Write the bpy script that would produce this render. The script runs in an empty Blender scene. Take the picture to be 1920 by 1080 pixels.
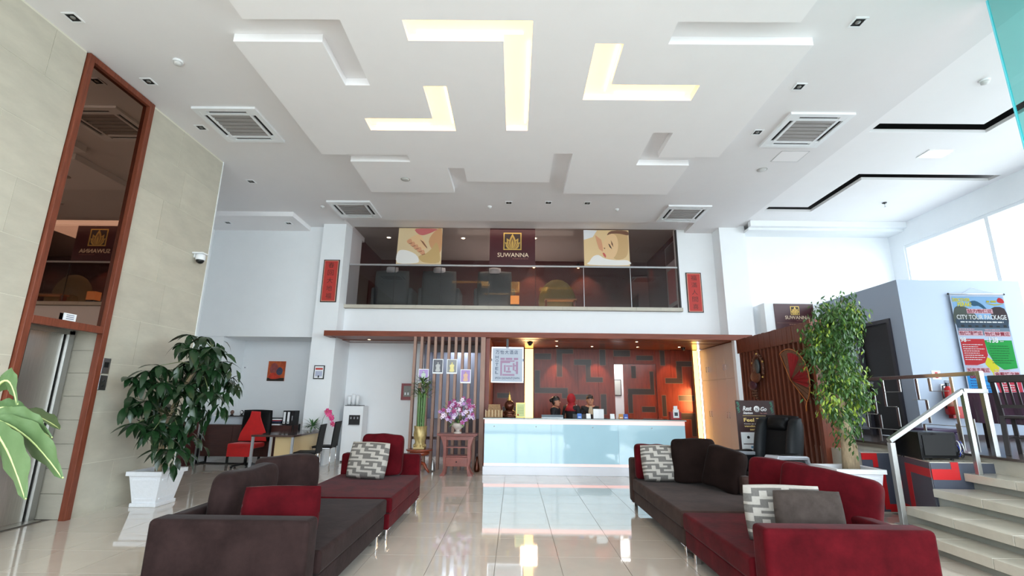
import bpy, bmesh, math, random
from mathutils import Matrix, Vector, Euler, noise
random.seed(7)
C = bpy.context.scene.collection
PI = math.pi

# ------------------------------------------------------------------ camera
cam = bpy.data.cameras.new('camera'); cam_o = bpy.data.objects.new('camera', cam); C.objects.link(cam_o)
cam.sensor_width = 36; cam.lens = 889/1920*36; cam.clip_start = .05; cam.clip_end = 200
p, y_, r_ = math.radians(13.12), math.radians(-.413), math.radians(.675)
fw = Vector((math.sin(y_)*math.cos(p), math.cos(y_)*math.cos(p), math.sin(p)))
ri = Vector((math.cos(y_), -math.sin(y_), 0)); up = ri.cross(fw)
r2 = ri*math.cos(r_)+up*math.sin(r_); u2 = -ri*math.sin(r_)+up*math.cos(r_)
M = Matrix((r2, u2, -fw)).transposed().to_4x4(); M.translation = (0, 0, 1.485)
cam_o.matrix_world = M
S = bpy.context.scene; S.camera = cam_o

# ------------------------------------------------------------------ world, portals, exposure
w = bpy.data.worlds.new('sky'); S.world = w; w.use_nodes = True
bg = w.node_tree.nodes['Background']; bg.inputs[0].default_value = (.84, .92, 1, 1); bg.inputs[1].default_value = 3.6
S.view_settings.view_transform = 'Standard'; S.view_settings.look = 'None'
S.view_settings.exposure = 1.12; S.view_settings.gamma = 1; S.view_settings.use_curve_mapping = False
try:
    S.cycles.max_bounces = 10; S.cycles.diffuse_bounces = 7; S.cycles.glossy_bounces = 5; S.cycles.transparent_max_bounces = 12
    S.cycles.use_denoising = True; S.cycles.sample_clamp_indirect = 8; S.cycles.caustics_reflective = False; S.cycles.caustics_refractive = False
except Exception: pass

def portal(loc, rot, sx, sy):
    l = bpy.data.lights.new('window_portal', 'AREA'); l.shape = 'RECTANGLE'; l.size = sx; l.size_y = sy; l.energy = 1
    l.cycles.is_portal = True
    o = bpy.data.objects.new('window_portal', l); o.location = loc; o.rotation_euler = rot; C.objects.link(o)
portal((2, -1.9, 2.85), (PI/2, 0, 0), 14.6, 5.6)           # entrance glazing, faces +y
portal((9.5, 5, 3.4), (0, PI/2, 0), 4.4, 12.5)  # right-hand windows, faces -x

def lamp(name, kind, loc, energy, color, size=.05, rot=(0, 0, 0), spot=None, parent=None, blend=.6):
    l = bpy.data.lights.new(name, kind); l.energy = energy; l.color = color
    if kind == 'AREA': l.size = size
    else: l.shadow_soft_size = size
    if spot: l.spot_size = math.radians(spot); l.spot_blend = blend
    o = bpy.data.objects.new(name, l); o.location = loc; o.rotation_euler = rot; C.objects.link(o)
    if parent: o.parent = parent; o.matrix_parent_inverse = parent.matrix_basis.inverted()
    return o

# ------------------------------------------------------------------ materials
def lin(c):
    return tuple((v/255/12.92 if v/255 <= .04045 else ((v/255+.055)/1.055)**2.4) for v in c)
MATS = {}
def mat(name, col, rough=.5, metal=0, noise_amt=0, scale=6, bump=0, bscale=40, spec=.5, sheen=0, coat=0, emit=None, estr=0, alpha=1, stretch=None, col2=None, trans=0, wave=False):
    if name in MATS: return MATS[name]
    m = bpy.data.materials.new(name); m.use_nodes = True; N = m.node_tree.nodes; L = m.node_tree.links
    b = N['Principled BSDF']; c = lin(col)
    b.inputs['Base Color'].default_value = (*c, 1); b.inputs['Roughness'].default_value = rough; b.inputs['Metallic'].default_value = metal
    b.inputs['Specular IOR Level'].default_value = spec; b.inputs['Coat Weight'].default_value = coat; b.inputs['Sheen Weight'].default_value = sheen
    if sheen: b.inputs['Sheen Roughness'].default_value = .35
    if trans: b.inputs['Transmission Weight'].default_value = trans
    if alpha < 1: b.inputs['Alpha'].default_value = alpha
    if emit: b.inputs['Emission Color'].default_value = (*lin(emit), 1); b.inputs['Emission Strength'].default_value = estr
    if noise_amt or bump or col2:
        tc = N.new('ShaderNodeTexCoord'); mp = N.new('ShaderNodeMapping'); L.new(tc.outputs['Object'], mp.inputs[0])
        if stretch: mp.inputs['Scale'].default_value = stretch
    if noise_amt or col2:
        n = N.new('ShaderNodeTexNoise'); n.inputs['Scale'].default_value = scale; n.inputs['Detail'].default_value = 6; n.inputs['Roughness'].default_value = .65
        L.new(mp.outputs[0], n.inputs['Vector'])
        r = N.new('ShaderNodeValToRGB'); r.color_ramp.elements[0].position = .32; r.color_ramp.elements[1].position = .68
        if col2: a, z = c, lin(col2)
        else: a = tuple(v*(1-noise_amt) for v in c); z = tuple(min(1, v*(1+noise_amt)) for v in c)
        r.color_ramp.elements[0].color = (*a, 1); r.color_ramp.elements[1].color = (*z, 1)
        L.new(n.outputs['Fac'], r.inputs[0]); L.new(r.outputs[0], b.inputs['Base Color'])
    if bump:
        n2 = N.new('ShaderNodeTexNoise'); n2.inputs['Scale'].default_value = bscale; n2.inputs['Detail'].default_value = 4
        L.new(mp.outputs[0], n2.inputs['Vector'])
        bp = N.new('ShaderNodeBump'); bp.inputs['Strength'].default_value = bump; bp.inputs['Distance'].default_value = .01
        L.new(n2.outputs['Fac'], bp.inputs['Height']); L.new(bp.outputs[0], b.inputs['Normal'])
    MATS[name] = m; return m

def glass_mat(name, tint, refl=1.0, rough=.0, ior=1.5):
    """thin architectural glass: tinted see-through plus a Fresnel reflection"""
    if name in MATS: return MATS[name]
    m = bpy.data.materials.new(name); m.use_nodes = True; N = m.node_tree.nodes; L = m.node_tree.links
    N.remove(N['Principled BSDF']); out = N['Material Output']
    t = N.new('ShaderNodeBsdfTransparent'); t.inputs[0].default_value = (*tint, 1)
    g = N.new('ShaderNodeBsdfGlossy'); g.inputs['Roughness'].default_value = rough; g.inputs[0].default_value = (refl, refl, refl, 1)
    f = N.new('ShaderNodeFresnel'); f.inputs[0].default_value = ior; mx = N.new('ShaderNodeMixShader')
    ge = N.new('ShaderNodeNewGeometry'); sb = N.new('ShaderNodeMath'); sb.operation = 'SUBTRACT'; sb.inputs[0].default_value = 1; ml = N.new('ShaderNodeMath'); ml.operation = 'MULTIPLY'
    L.new(ge.outputs['Backfacing'], sb.inputs[1]); L.new(sb.outputs[0], ml.inputs[0]); L.new(f.outputs[0], ml.inputs[1])
    L.new(ml.outputs[0], mx.inputs[0]); L.new(t.outputs[0], mx.inputs[1]); L.new(g.outputs[0], mx.inputs[2]); L.new(mx.outputs[0], out.inputs[0])
    MATS[name] = m; return m

white = mat('white_wall_paint', (236, 238, 240), .85, noise_amt=.015, scale=2)
ceil_m = mat('ceiling_paint', (243, 241, 242), .9, noise_amt=.01, scale=2)
trimw = mat('white_trim_paint', (238, 240, 242), .6)
tile_m = mat('polished_beige_tile', (208, 198, 186), .045, noise_amt=.035, scale=3, spec=.6, coat=.5)
MATS['polished_beige_tile'].node_tree.nodes['Principled BSDF'].inputs['Coat Roughness'].default_value = .03
def vary(m, amt):
    N = m.node_tree.nodes; L = m.node_tree.links; b = N['Principled BSDF']
    oi = N.new('ShaderNodeObjectInfo'); mr = N.new('ShaderNodeMapRange'); mr.inputs[3].default_value = 1-amt; mr.inputs[4].default_value = 1+amt
    L.new(oi.outputs['Random'], mr.inputs[0]); hs = N.new('ShaderNodeHueSaturation'); L.new(mr.outputs[0], hs.inputs['Value'])
    src = b.inputs['Base Color'].links[0].from_socket; L.new(src, hs.inputs['Color']); L.new(hs.outputs[0], b.inputs['Base Color'])
vary(tile_m, .035)
grout = mat('floor_grout', (120, 112, 104), .8)
stone = mat('beige_travertine', (190, 184, 168), .42, noise_amt=.08, scale=2.2, stretch=(1, 1, 2.5), bump=.12, bscale=9)
vary(stone, .035)
stone_joint = mat('pale_stone_joint', (216, 212, 196), .8)
step_m = mat('beige_step_tile', (190, 184, 170), .12, noise_amt=.06, scale=5)
riser_m = mat('grey_green_riser_tile', (150, 152, 144), .25, noise_amt=.05, scale=5)
wood_red = mat('reddish_wood', (116, 60, 42), .36, spec=.3, noise_amt=.25, scale=5, stretch=(9, 9, .7))
wood_can = mat('canopy_veneer', (122, 62, 44), .4, spec=.25, noise_amt=.22, scale=4, stretch=(.6, 8, 8))
wood_slat = mat('pinkish_brown_slat', (150, 116, 100), .45, noise_amt=.15, scale=6, stretch=(9, 9, .7))
wood_scr = mat('screen_walnut', (96, 48, 32), .42, noise_amt=.28, scale=6, stretch=(9, 9, .6))
wood_dk = mat('dark_mahogany_laminate', (70, 40, 36), .3, noise_amt=.25, scale=6, stretch=(.7, 8, 9))
wood_pan = mat('polished_maze_veneer', (112, 46, 30), .3, spec=.28, noise_amt=.25, scale=3, stretch=(6, 6, .8))
wood_inl = mat('dark_inlay', (54, 42, 36), .34, spec=.35)
inl_edge = mat('pale_inlay_line', (112, 76, 58), .4)
wood_rose = mat('rosewood_stand', (132, 76, 68), .35, noise_amt=.2, scale=6)
wood_or = mat('orange_red_wood', (128, 58, 36), .25, noise_amt=.25, scale=8)
black_w = mat('black_wood', (30, 24, 26), .3)
steel = mat('brushed_steel', (205, 202, 196), .34, 1, noise_amt=.12, scale=5, stretch=(40, 40, .6))
steel_r = mat('stainless_tube', (176, 176, 174), .36, 1)
chrome = mat('chrome', (225, 225, 228), .07, 1)
alu = mat('satin_aluminium', (186, 186, 188), .3, 1)
black = mat('black_plastic', (20, 20, 22), .35)
blk_m = mat('black_matt', (14, 13, 14), .7)
blk_lea = mat('black_leather', (13, 12, 13), .55, spec=.15, bump=.25, bscale=60)
grey_pl = mat('silver_plastic', (176, 178, 184), .25, .4)
white_pl = mat('white_plastic', (236, 238, 240), .3)
vel_br = mat('brown_velvet', (43, 31, 30), .85, noise_amt=.35, scale=5, spec=.06, sheen=.06, bump=.15, bscale=25)
vel_rd = mat('crimson_velvet', (72, 10, 17), .85, noise_amt=.35, scale=5, spec=.06, sheen=.06, bump=.15, bscale=25)
vel_dk = mat('dark_brown_velvet', (28, 19, 17), .85, noise_amt=.3, scale=5, spec=.05, sheen=.05, bump=.15, bscale=25)
vel_gr = mat('grey_brown_velvet', (62, 54, 50), .85, noise_amt=.3, scale=8, spec=.08, sheen=.08)
pat_l = mat('pale_silver_fabric', (160, 154, 146), .7, noise_amt=.08, scale=60)
pat_d = mat('grey_woven_key_pattern', (92, 88, 84), .7, noise_amt=.15, scale=60)
leaf_dk = mat('dark_green_leaf', (20, 46, 24), .25, col2=(38, 66, 36), scale=3)
leaf_md = mat('green_leaf', (34, 70, 30), .4, col2=(72, 108, 44), scale=4)
leaf_yl = mat('yellow_green_leaf', (150, 170, 60), .45, col2=(120, 150, 50), scale=4)
leaf_br = mat('bright_green_leaf', (78, 104, 62), .5, col2=(94, 116, 74), scale=5, spec=.4)
leaf_vein = mat('pale_leaf_rib', (186, 200, 130), .5)
bark = mat('pale_bark', (160, 140, 112), .85, noise_amt=.25, scale=12, stretch=(4, 4, 1), bump=.4, bscale=20)
soil = mat('dark_soil', (50, 38, 30), .95, bump=.5)
gold = mat('antique_gold', (178, 156, 104), .4, .35, noise_amt=.2, scale=14)
gold_d = mat('bright_gold', (206, 172, 96), .35, .7)
maroon = mat('maroon_panel', (66, 24, 30), .3)
maroon_w = mat('dark_red_wall', (74, 26, 28), .7)
red_pl = mat('red_plastic', (170, 26, 26), .35)
red_fab = mat('red_cloth', (196, 24, 24), .7, noise_amt=.1, scale=10, sheen=.2)
warm_e = mat('warm_light_panel', (250, 214, 150), .5, emit=(255, 204, 124), estr=1.3)
warm_t = mat('warm_light_tube', (255, 240, 210), .5, emit=(255, 214, 140), estr=3)
warm_w = mat('warm_wall_light', (255, 226, 170), .5, emit=(255, 190, 96), estr=2.3)
lampw = mat('lit_lamp', (255, 240, 220), .5, emit=(255, 222, 180), estr=6)
glass_c = glass_mat('clear_glass', (.96, .98, .98))
glass_t = glass_mat('teal_glass', (.50, .80, .78))
glass_s = glass_mat('smoked_glass', (.74, .72, .72), 1)
glass_u = glass_mat('upper_spa_glass', (.9, .88, .88), .8)

# ------------------------------------------------------------------ mesh builder
class MB:
    def __init__(s): s.v = []; s.f = []; s.mi = []; s.sm = []
    def add(s, vs, fs, mi=0, sm=False, M=None):
        n = len(s.v); s.v += [tuple(M @ Vector(q)) if M else tuple(q) for q in vs]
        for f in fs: s.f.append(tuple(i+n for i in f)); s.mi.append(mi); s.sm.append(sm)
        return s
    def box(s, x0, y0, z0, x1, y1, z1, mi=0, M=None):
        v = [(x0, y0, z0), (x1, y0, z0), (x1, y1, z0), (x0, y1, z0), (x0, y0, z1), (x1, y0, z1), (x1, y1, z1), (x0, y1, z1)]
        return s.add(v, [(3, 2, 1, 0), (4, 5, 6, 7), (0, 1, 5, 4), (1, 2, 6, 5), (2, 3, 7, 6), (3, 0, 4, 7)], mi, M=M)
    def taper(s, cx, cy, z0, z1, a0, b0, a1, b1, mi=0, M=None):
        v = [(cx-a0, cy-b0, z0), (cx+a0, cy-b0, z0), (cx+a0, cy+b0, z0), (cx-a0, cy+b0, z0), (cx-a1, cy-b1, z1), (cx+a1, cy-b1, z1), (cx+a1, cy+b1, z1), (cx-a1, cy+b1, z1)]
        return s.add(v, [(3, 2, 1, 0), (4, 5, 6, 7), (0, 1, 5, 4), (1, 2, 6, 5), (2, 3, 7, 6), (3, 0, 4, 7)], mi, M=M)
    def prism(s, pts, ax, a, b, mi=0, M=None):
        """extrude a 2D polygon along axis ax (0,1,2) from a to b; pts in the other two axes, in order"""
        def q(p2, t):
            l = list(p2); l.insert(ax, t); return tuple(l)
        n = len(pts); v = [q(p2, a) for p2 in pts]+[q(p2, b) for p2 in pts]
        f = [tuple(range(n)), tuple(range(2*n-1, n-1, -1))]+[(i, (i+1) % n, n+(i+1) % n, n+i) for i in range(n)]
        return s.add(v, f, mi, M=M)
    def tube(s, pts, r, n=8, mi=0, M=None, cap=True):
        pts = [Vector(q) for q in pts]; rr = r if isinstance(r, (list, tuple)) else [r]*len(pts)
        v = []; f = []; prev = None
        for i, q in enumerate(pts):
            d = (pts[min(i+1, len(pts)-1)]-pts[max(i-1, 0)]).normalized()
            a = d.orthogonal().normalized() if prev is None else (prev-d*prev.dot(d)).normalized()
            prev = a; b = d.cross(a)
            for k in range(n):
                t = 2*PI*k/n; v.append(q+(a*math.cos(t)+b*math.sin(t))*rr[i])
        for i in range(len(pts)-1):
            for k in range(n): f.append((i*n+k, i*n+(k+1) % n, (i+1)*n+(k+1) % n, (i+1)*n+k))
        if cap: f += [tuple(range(n-1, -1, -1)), tuple((len(pts)-1)*n+k for k in range(n))]
        return s.add(v, f, mi, True, M)
    def bar(s, a, b, w=.03, h=None, mi=0, upv=(0, 0, 1)):
        a, b = Vector(a), Vector(b); h = h or w; d = (b-a); L = d.length; d.normalize(); u = Vector(upv)
        if abs(d.dot(u)) > .95: u = Vector((1, 0, 0))
        x = d.cross(u).normalized(); z = x.cross(d)
        Mx = Matrix((x, d, z)).transposed().to_4x4(); Mx.translation = a
        return s.box(-w/2, 0, -h/2, w/2, L, h/2, mi, Mx)
    def lathe(s, prof, n=20, c=(0, 0, 0), mi=0, M=None):
        v = []; f = []
        for r, z in prof:
            for k in range(n): t = 2*PI*k/n; v.append((c[0]+r*math.cos(t), c[1]+r*math.sin(t), c[2]+z))
        m = len(prof)
        for i in range(m-1):
            for k in range(n): f.append((i*n+k, i*n+(k+1) % n, (i+1)*n+(k+1) % n, (i+1)*n+k))
        f += [tuple(range(n-1, -1, -1)), tuple((m-1)*n+k for k in range(n))]
        return s.add(v, f, mi, True, M)
    def ball(s, c, r, n=10, mi=0, M=None):
        rx, ry, rz = (r, r, r) if not isinstance(r, (tuple, list)) else r
        v = []; f = []; h = max(4, n//2+1)
        for i in range(h+1):
            ph = PI*i/h
            for k in range(n): t = 2*PI*k/n; v.append((c[0]+rx*math.sin(ph)*math.cos(t), c[1]+ry*math.sin(ph)*math.sin(t), c[2]-rz*math.cos(ph)))
        for i in range(h):
            for k in range(n): f.append((i*n+k, i*n+(k+1) % n, (i+1)*n+(k+1) % n, (i+1)*n+k))
        return s.add(v, f, mi, True, M)
    def pillow(s, w, h, t, n=20, e=4, mi=(0, 0, 0), M=None, front=None, lump=0, seed=0):
        """cushion standing in the XZ plane (z from 0 to h), front towards -y; mi=(front, back, side)"""
        def P_(i, j, sd):
            u = -1+2*i/n; v = -1+2*j/n
            k = max(0, (1-abs(u)**e))**(1/ (e*.62))*max(0, (1-abs(v)**e))**(1/(e*.62))
            ez = 1-.045*(abs(u)**2)*(1-.2*abs(v)); ex = 1-.045*(abs(v)**2)
            l = lump*noise.noise(Vector((u*1.3+seed, v*1.3, sd*3)))
            return (u*w/2*ex, sd*(t/2)*k*(.55+.45*math.cos(u*1.1)*math.cos(v*1.1)+l), h/2+v*h/2*ez+l*.06*h*(v > 0)*v)
        for sd, m_ in ((-1, mi[0]), (1, mi[1])):
            v = [P_(i, j, sd) for j in range(n+1) for i in range(n+1)]
            st = len(s.v); s.v += [tuple(M @ Vector(q)) if M else q for q in v]
            for j in range(n):
                for i in range(n):
                    a = st+j*(n+1)+i; q = (a, a+1, a+n+2, a+n+1)
                    s.f.append(q if sd < 0 else q[::-1]); s.sm.append(True)
                    s.mi.append(front(i/n, j/n) if (front and m_ == 'p') else m_)
        return s
    def mesh(s, name, mats, off=None, fix=True):
        me = bpy.data.meshes.new(name)
        vs = s.v if off is None else [(a-off[0], b-off[1], c-off[2]) for a, b, c in s.v]
        me.from_pydata(vs, [], s.f)
        for m in (mats if isinstance(mats, (list, tuple)) else [mats]): me.materials.append(m)
        me.polygons.foreach_set('material_index', s.mi); me.polygons.foreach_set('use_smooth', s.sm)
        if fix:
            bm = bmesh.new(); bm.from_mesh(me); bmesh.ops.remove_doubles(bm, verts=bm.verts, dist=1e-5)
            bmesh.ops.recalc_face_normals(bm, faces=bm.faces); bm.to_mesh(me); bm.free()
        me.update(); return me

def par(o, parent):
    o.parent = parent
    if parent.type == 'EMPTY' and parent.get('w'): o.matrix_parent_inverse = parent.matrix_basis.inverted()
def obj(name, mb, m, parent=None, bev=None, label=None, seg=2, fix=True, subd=0):
    off = None
    if parent is None and mb.v:
        xs, ys, zs = zip(*mb.v); off = ((min(xs)+max(xs))/2, (min(ys)+max(ys))/2, min(zs))
    me = mb.mesh(name, m, off, fix); o = bpy.data.objects.new(name, me); C.objects.link(o)
    if off: o.location = off
    if parent is not None:
        if parent.type == 'EMPTY': par(o, parent)
        else: o.parent = parent; o.matrix_parent_inverse = Matrix.Translation(-parent.location) if parent.parent is None else Matrix()
    if bev:
        b = o.modifiers.new('bevel', 'BEVEL'); b.width = bev; b.segments = seg; b.limit_method = 'ANGLE'; b.angle_limit = math.radians(40); b.harden_normals = False
        me.polygons.foreach_set('use_smooth', [True]*len(me.polygons))
        wn = o.modifiers.new('wn', 'WEIGHTED_NORMAL'); wn.keep_sharp = False
    if subd:
        q = o.modifiers.new('subd', 'SUBSURF'); q.levels = subd; q.render_levels = subd
    if label: o['label'] = label
    return o
def tag(o, label, cat, group=None, kind=None):
    o['label'] = label; o['category'] = cat
    if group: o['group'] = group
    if kind: o['kind'] = kind
    return o
def thing(name, label, cat, loc=(0, 0, 0), group=None, rz=0, world=True):
    """an Empty at the thing's base; world=True: its parts are written in room coordinates"""
    o = bpy.data.objects.new(name, None); o.empty_display_size = .1; C.objects.link(o)
    o.location = loc; o.rotation_euler = (0, 0, rz); o.matrix_basis = Matrix.Translation(loc) @ Euler((0, 0, rz)).to_matrix().to_4x4()
    if world: o['w'] = 1
    return tag(o, label, cat, group)
def dup(root, loc, rz, label, group=None):
    r = root.copy(); C.objects.link(r); r.location = loc; r.rotation_euler = (0, 0, rz); r['label'] = label
    if group: r['group'] = group
    for ch in list(root.children):
        c = ch.copy(); C.objects.link(c); c.parent = r
        for g in ch.children:
            d = g.copy(); C.objects.link(d); d.parent = c
    return r
def struct(name, mb, m, parent=None, label=None, bev=None):
    o = obj(name, mb, m, parent, bev=bev)
    if parent is None: o['kind'] = 'structure'; o['category'] = name.split('_')[0]; o['label'] = label or name.replace('_', ' ')
    return o
def B(*a): return MB().box(*a)
def text(s, x0, z0, x1, z1, y, m, parent, name='lettering', shear=0, bold=0, face='-y', depth=.002, sp=1):
    """flat lettering fitted in the box x0..x1, z0..z1 on a wall plane; face: -y (towards the entrance)"""
    cu = bpy.data.curves.new('t', 'FONT'); cu.body = s; cu.extrude = .02; cu.shear = shear; cu.offset = bold; cu.space_character = sp; cu.resolution_u = 3
    o = bpy.data.objects.new('t', cu); C.objects.link(o); bpy.context.view_layer.update()
    me = bpy.data.meshes.new_from_object(o.evaluated_get(bpy.context.evaluated_depsgraph_get()))
    C.objects.unlink(o); bpy.data.objects.remove(o)
    if not me.vertices: return None
    xs = [v.co.x for v in me.vertices]; ys = [v.co.y for v in me.vertices]
    ax, bx, ay, by = min(xs), max(xs), min(ys), max(ys); sx = (x1-x0)/max(bx-ax, 1e-4); sy = (z1-z0)/max(by-ay, 1e-4)
    mb = MB()
    for v in me.vertices: mb.v.append((x0+(v.co.x-ax)*sx, y-(depth if v.co.z > 0 else 0), z0+(v.co.y-ay)*sy))
    for q in me.polygons: mb.f.append(tuple(q.vertices)); mb.mi.append(0); mb.sm.append(False)
    bpy.data.meshes.remove(me)
    return obj(name, mb, m, parent)
def smoothp(pts, k=4):
    n = len(pts); o = []
    for i in range(n):
        a, b, c, d = (Vector(pts[(i+j) % n]) for j in (-1, 0, 1, 2))
        for t in range(k):
            t /= k; o.append(tuple(.5*((2*b)+(c-a)*t+(2*a-5*b+4*c-d)*t*t+(3*b-a-3*c+d)*t**3)))
    return o

def scrawl(x0, z0, x1, z1, y, m, parent):
    """a line of print too small to read: a row of short dashes"""
    mb = MB(); x = x0; h = z1-z0; R = random.Random(int(abs(x0*1000+z0*777)))
    while x < x1:
        w_ = min(h*R.uniform(1.2, 4), x1-x)
        if w_ > h*.3: mb.box(x, y-.001, z0+h*.1, x+w_, y, z1-h*.1*R.random())
        x += w_+h*.6
    if mb.v: obj('print_line', mb, m, parent)
# ================================================================== THE SETTING
H = 5.65
# floor: 0.6 m polished tiles on a grout bed
X0, X1, Y0, Y1 = -7.6, 5.75, -2.0, 12.3
fl = struct('floor', B(-7.75, -2.2, -.2, 9.7, 14.2, -.004), grout, label='beige polished tile floor of the lobby')
tb = MB().box(-.2975, -.2975, -.012, .2975, .2975, 0); tme = tb.mesh('tile', tile_m)
cells = []
for i in range(-13, 11):
    for j in range(-12, 15):
        cx = -.16+.3+.6*i; cy = 5.05+.3+.6*j
        if cx < -5.35 and cy < 7.9: continue
        if cx > 5.3: continue
        cells.append((cx, cy))
near = [c for c in cells if 3.3 < c[1] < 11 and abs(c[0]) < 1.1*c[1]+1]
near.sort(key=lambda c: (c[0]**2+c[1]**2)); near = near[:296]; ns = set(near)
for cx, cy in near:
    o = bpy.data.objects.new('tile', tme); C.objects.link(o); o.location = (cx-fl.location.x, cy-fl.location.y, -fl.location.z); o.parent = fl
rest = MB()
for cx, cy in cells:
    if (cx, cy) not in ns: rest.box(cx-.2975, cy-.2975, -.012, cx+.2975, cy+.2975, 0)
o = obj('more_tiles', rest, tile_m, fl); o['kind'] = 'stuff'
gr = struct('ground_outside', B(-30, -40, -.45, 40, 40, -.35), mat('pale_concrete', (190, 190, 186), .9), label='pale paving outside the windows')

# left stone wall with lift recess
wl = MB(); zt = H
for a in ((-6.2, -2, 0, -5.384, 5.08, zt), (-6.2, 6.19, 0, -5.384, 7.92, zt), (-6.2, 5.08, 2.33, -5.44, 6.19, zt), (-6.2, 5.08, 0, -5.84, 6.19, 2.33)): wl.box(*a)
wall_left = struct('wall_left', wl, stone_joint, label='beige stone clad wall on the left with the lift')
# stone slabs: separate pieces, running bond, 1.2 x 0.62 m
def slab(y0, z0, y1, z1, x=-5.40, t=.02):
    obj('stone_slab', B(x, y0+.003, z0+.003, x+t+random.uniform(-.002, .002), y1-.003, z1-.003), stone, wall_left)
rows = [i*.625 for i in range(10)]
for k, z0 in enumerate(rows):
    z1 = min(z0+.625, H)
    if z1-z0 < .05: continue
    y = 7.92; first = True
    ln = [1.2, .86, 1.05][k % 3]
    while y > 6.19+.02:
        y2 = max(6.19, y-(ln if first else 1.2)); first = False
        if y2-6.19 < .15: y2 = 6.19
        slab(y2, z0, y, z1); y = y2
    y = 5.08; first = True; ln = [.7, 1.1, .4][k % 3]
    while y > -1.9:
        y2 = max(-2, y-(ln if first else 1.2)); first = False; slab(y2, z0, y, z1); y = y2
# reveal beside the lift: narrower courses
for k in range(8):
    z0 = k*.29; z1 = min(2.32, z0+.29)
    obj('stone_slab', B(-5.84, 6.165, z0+.003, -5.405, 6.188, z1-.003), stone, wall_left)
struct('trim_1', B(-5.42, 7.92, 0, -5.375, 7.94, H), trimw, label='white corner bead at the end of the stone wall')
# lift
lift = thing('lift_door', 'brushed steel lift doors recessed in the stone wall', 'lift door', (-5.8, 5.6, 0))
obj('door_panel', B(-5.80, 5.1, .01, -5.775, 5.58, 2.22), steel, lift)
obj('door_panel', B(-5.795, 5.585, .01, -5.77, 6.02, 2.22), steel, lift)
fr = MB().box(-5.81, 6.04, 0, -5.72, 6.12, 2.27).box(-5.81, 5.085, 2.22, -5.72, 6.12, 2.28)
obj('door_jamb', fr, steel_r, lift, bev=.004)
obj('door_sill', B(-5.8, 5.1, 0, -5.62, 6.1, .008), steel, lift)
mirr = thing('timber_framed_mirror', 'tall brown mirror glass in reddish timber frame above the lift', 'mirror', (-5.38, 5.6, 0))
for nm, a in (('frame_post', (-5.42, 5.09, 0, -5.34, 5.165, H-.01)), ('frame_post', (-5.42, 6.10, 0, -5.34, 6.185, H-.01)), ('frame_rail', (-5.42, 5.166, 2.24, -5.34, 6.099, 2.33)), ('frame_rail', (-5.42, 5.166, 5.56, -5.34, 6.099, 5.64))):
    obj(nm, B(*a), wood_red, mirr, bev=.004)
bm_ = mat('bronze_mirror', (134, 108, 94), .015, 1)
obj('mirror_pane', B(-5.415, 5.167, 2.331, -5.395, 6.098, 5.559), bm_, mirr)
obj('lift_soffit', B(-5.83, 5.085, 2.285, -5.41, 6.185, 2.325), white, mirr)
pl = thing('lift_notice_plate', 'small white notice plate standing on the rail over the lift', 'sign', (-5.37, 5.62, 2.33))
obj('plate', B(-5.372, 5.54, 2.335, -5.36, 5.70, 2.42), white_pl, pl)
for k in range(3): obj('print_line', B(-5.36, 5.57, 2.352+k*.022, -5.3585, 5.67, 2.360+k*.022), mat('grey_ink', (90, 96, 120), .6), pl)
for z0, z1, lb, nm in ((1.74, 1.94, 'steel lift floor display plate beside the timber frame', 'lift_display_plate'), (1.53, 1.72, 'steel lift call button plate under the floor display', 'lift_call_plate')):
    t = thing(nm, lb, 'lift control', (-5.38, 6.28, z0))
    obj('plate', B(-5.38, 6.22, z0, -5.368, 6.34, z1), alu, t, bev=.003)
    if z0 > 1.6: obj('screen', B(-5.368, 6.245, z0+.08, -5.366, 6.315, z0+.15), black, t)
    else:
        for dz in (.06, .12): obj('button', MB().lathe([(.014, 0), (.014, .006)], 12, M=Matrix.Translation((-5.368, 6.28, z0+dz)) @ Euler((0, PI/2, 0)).to_matrix().to_4x4()), black, t)

# other walls
W = [('wall_side_left', (-7.75, 7.92, 0, -7.6, 12.5, H), 'white side wall of the office corner'),
     ('wall_left_return', (-7.6, 7.945, 0, -6.2, 8.05, H), 'white return behind the stone wall'),
     ('wall_office_back', (-7.6, 12.3, 0, -4.75, 12.45, 2.95), 'white wall behind the office desk'),
     ('wall_office_upper', (-7.6, 11.3, 2.86, -4.76, 12.3, H), 'white upper wall over the office corner'),
     ('wall_office_pier', (-7.6, 11.35, 0, -7.0, 12.3, 2.86), 'white pier left of the office recess')]
for n, a, l in W: struct(n, B(*a), white, label=l)
struct('column_left', B(-4.76, 11.07, 0, -4.2, 12.3, H), white, label='white column left of the reception')
struct('column_right', B(5.0, 11.07, 2.95, 5.62, 11.6, H+.1), white, label='white column right of the reception')
struct('wall_under_canopy', B(-4.2, 12.05, 0, -2.3, 12.2, 2.86), white, label='white wall left of the slatted screen')
wb = MB().box(-4.2, 11.5, 2.83, 5.0, 12.2, 3.6).box(4.08, 11.5, 3.6, 5.0, 11.7, 5.8)
struct('wall_back', wb, white, label='white wall over the reception canopy')
struct('wall_right_pier', B(4.95, 10.72, 0, 5.2, 10.85, 2.83), trimw, label='white pier at the end of the lockers')
# recess behind slats
struct('trim_4', B(-2.29, 12.21, 2.62, -.67, 12.3, 2.81), wood_dk, label='dark beam at the top of the slatted recess')
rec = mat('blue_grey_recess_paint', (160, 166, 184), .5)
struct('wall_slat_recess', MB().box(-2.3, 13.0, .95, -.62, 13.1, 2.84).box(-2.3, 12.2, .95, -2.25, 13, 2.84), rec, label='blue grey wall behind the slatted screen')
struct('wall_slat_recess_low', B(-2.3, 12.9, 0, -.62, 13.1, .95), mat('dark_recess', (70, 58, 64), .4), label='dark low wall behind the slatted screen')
struct('wall_reception_side', B(-.66, 10.75, 0, -.56, 12.95, 2.83), wood_pan, label='veneered side wall left of the reception')
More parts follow.
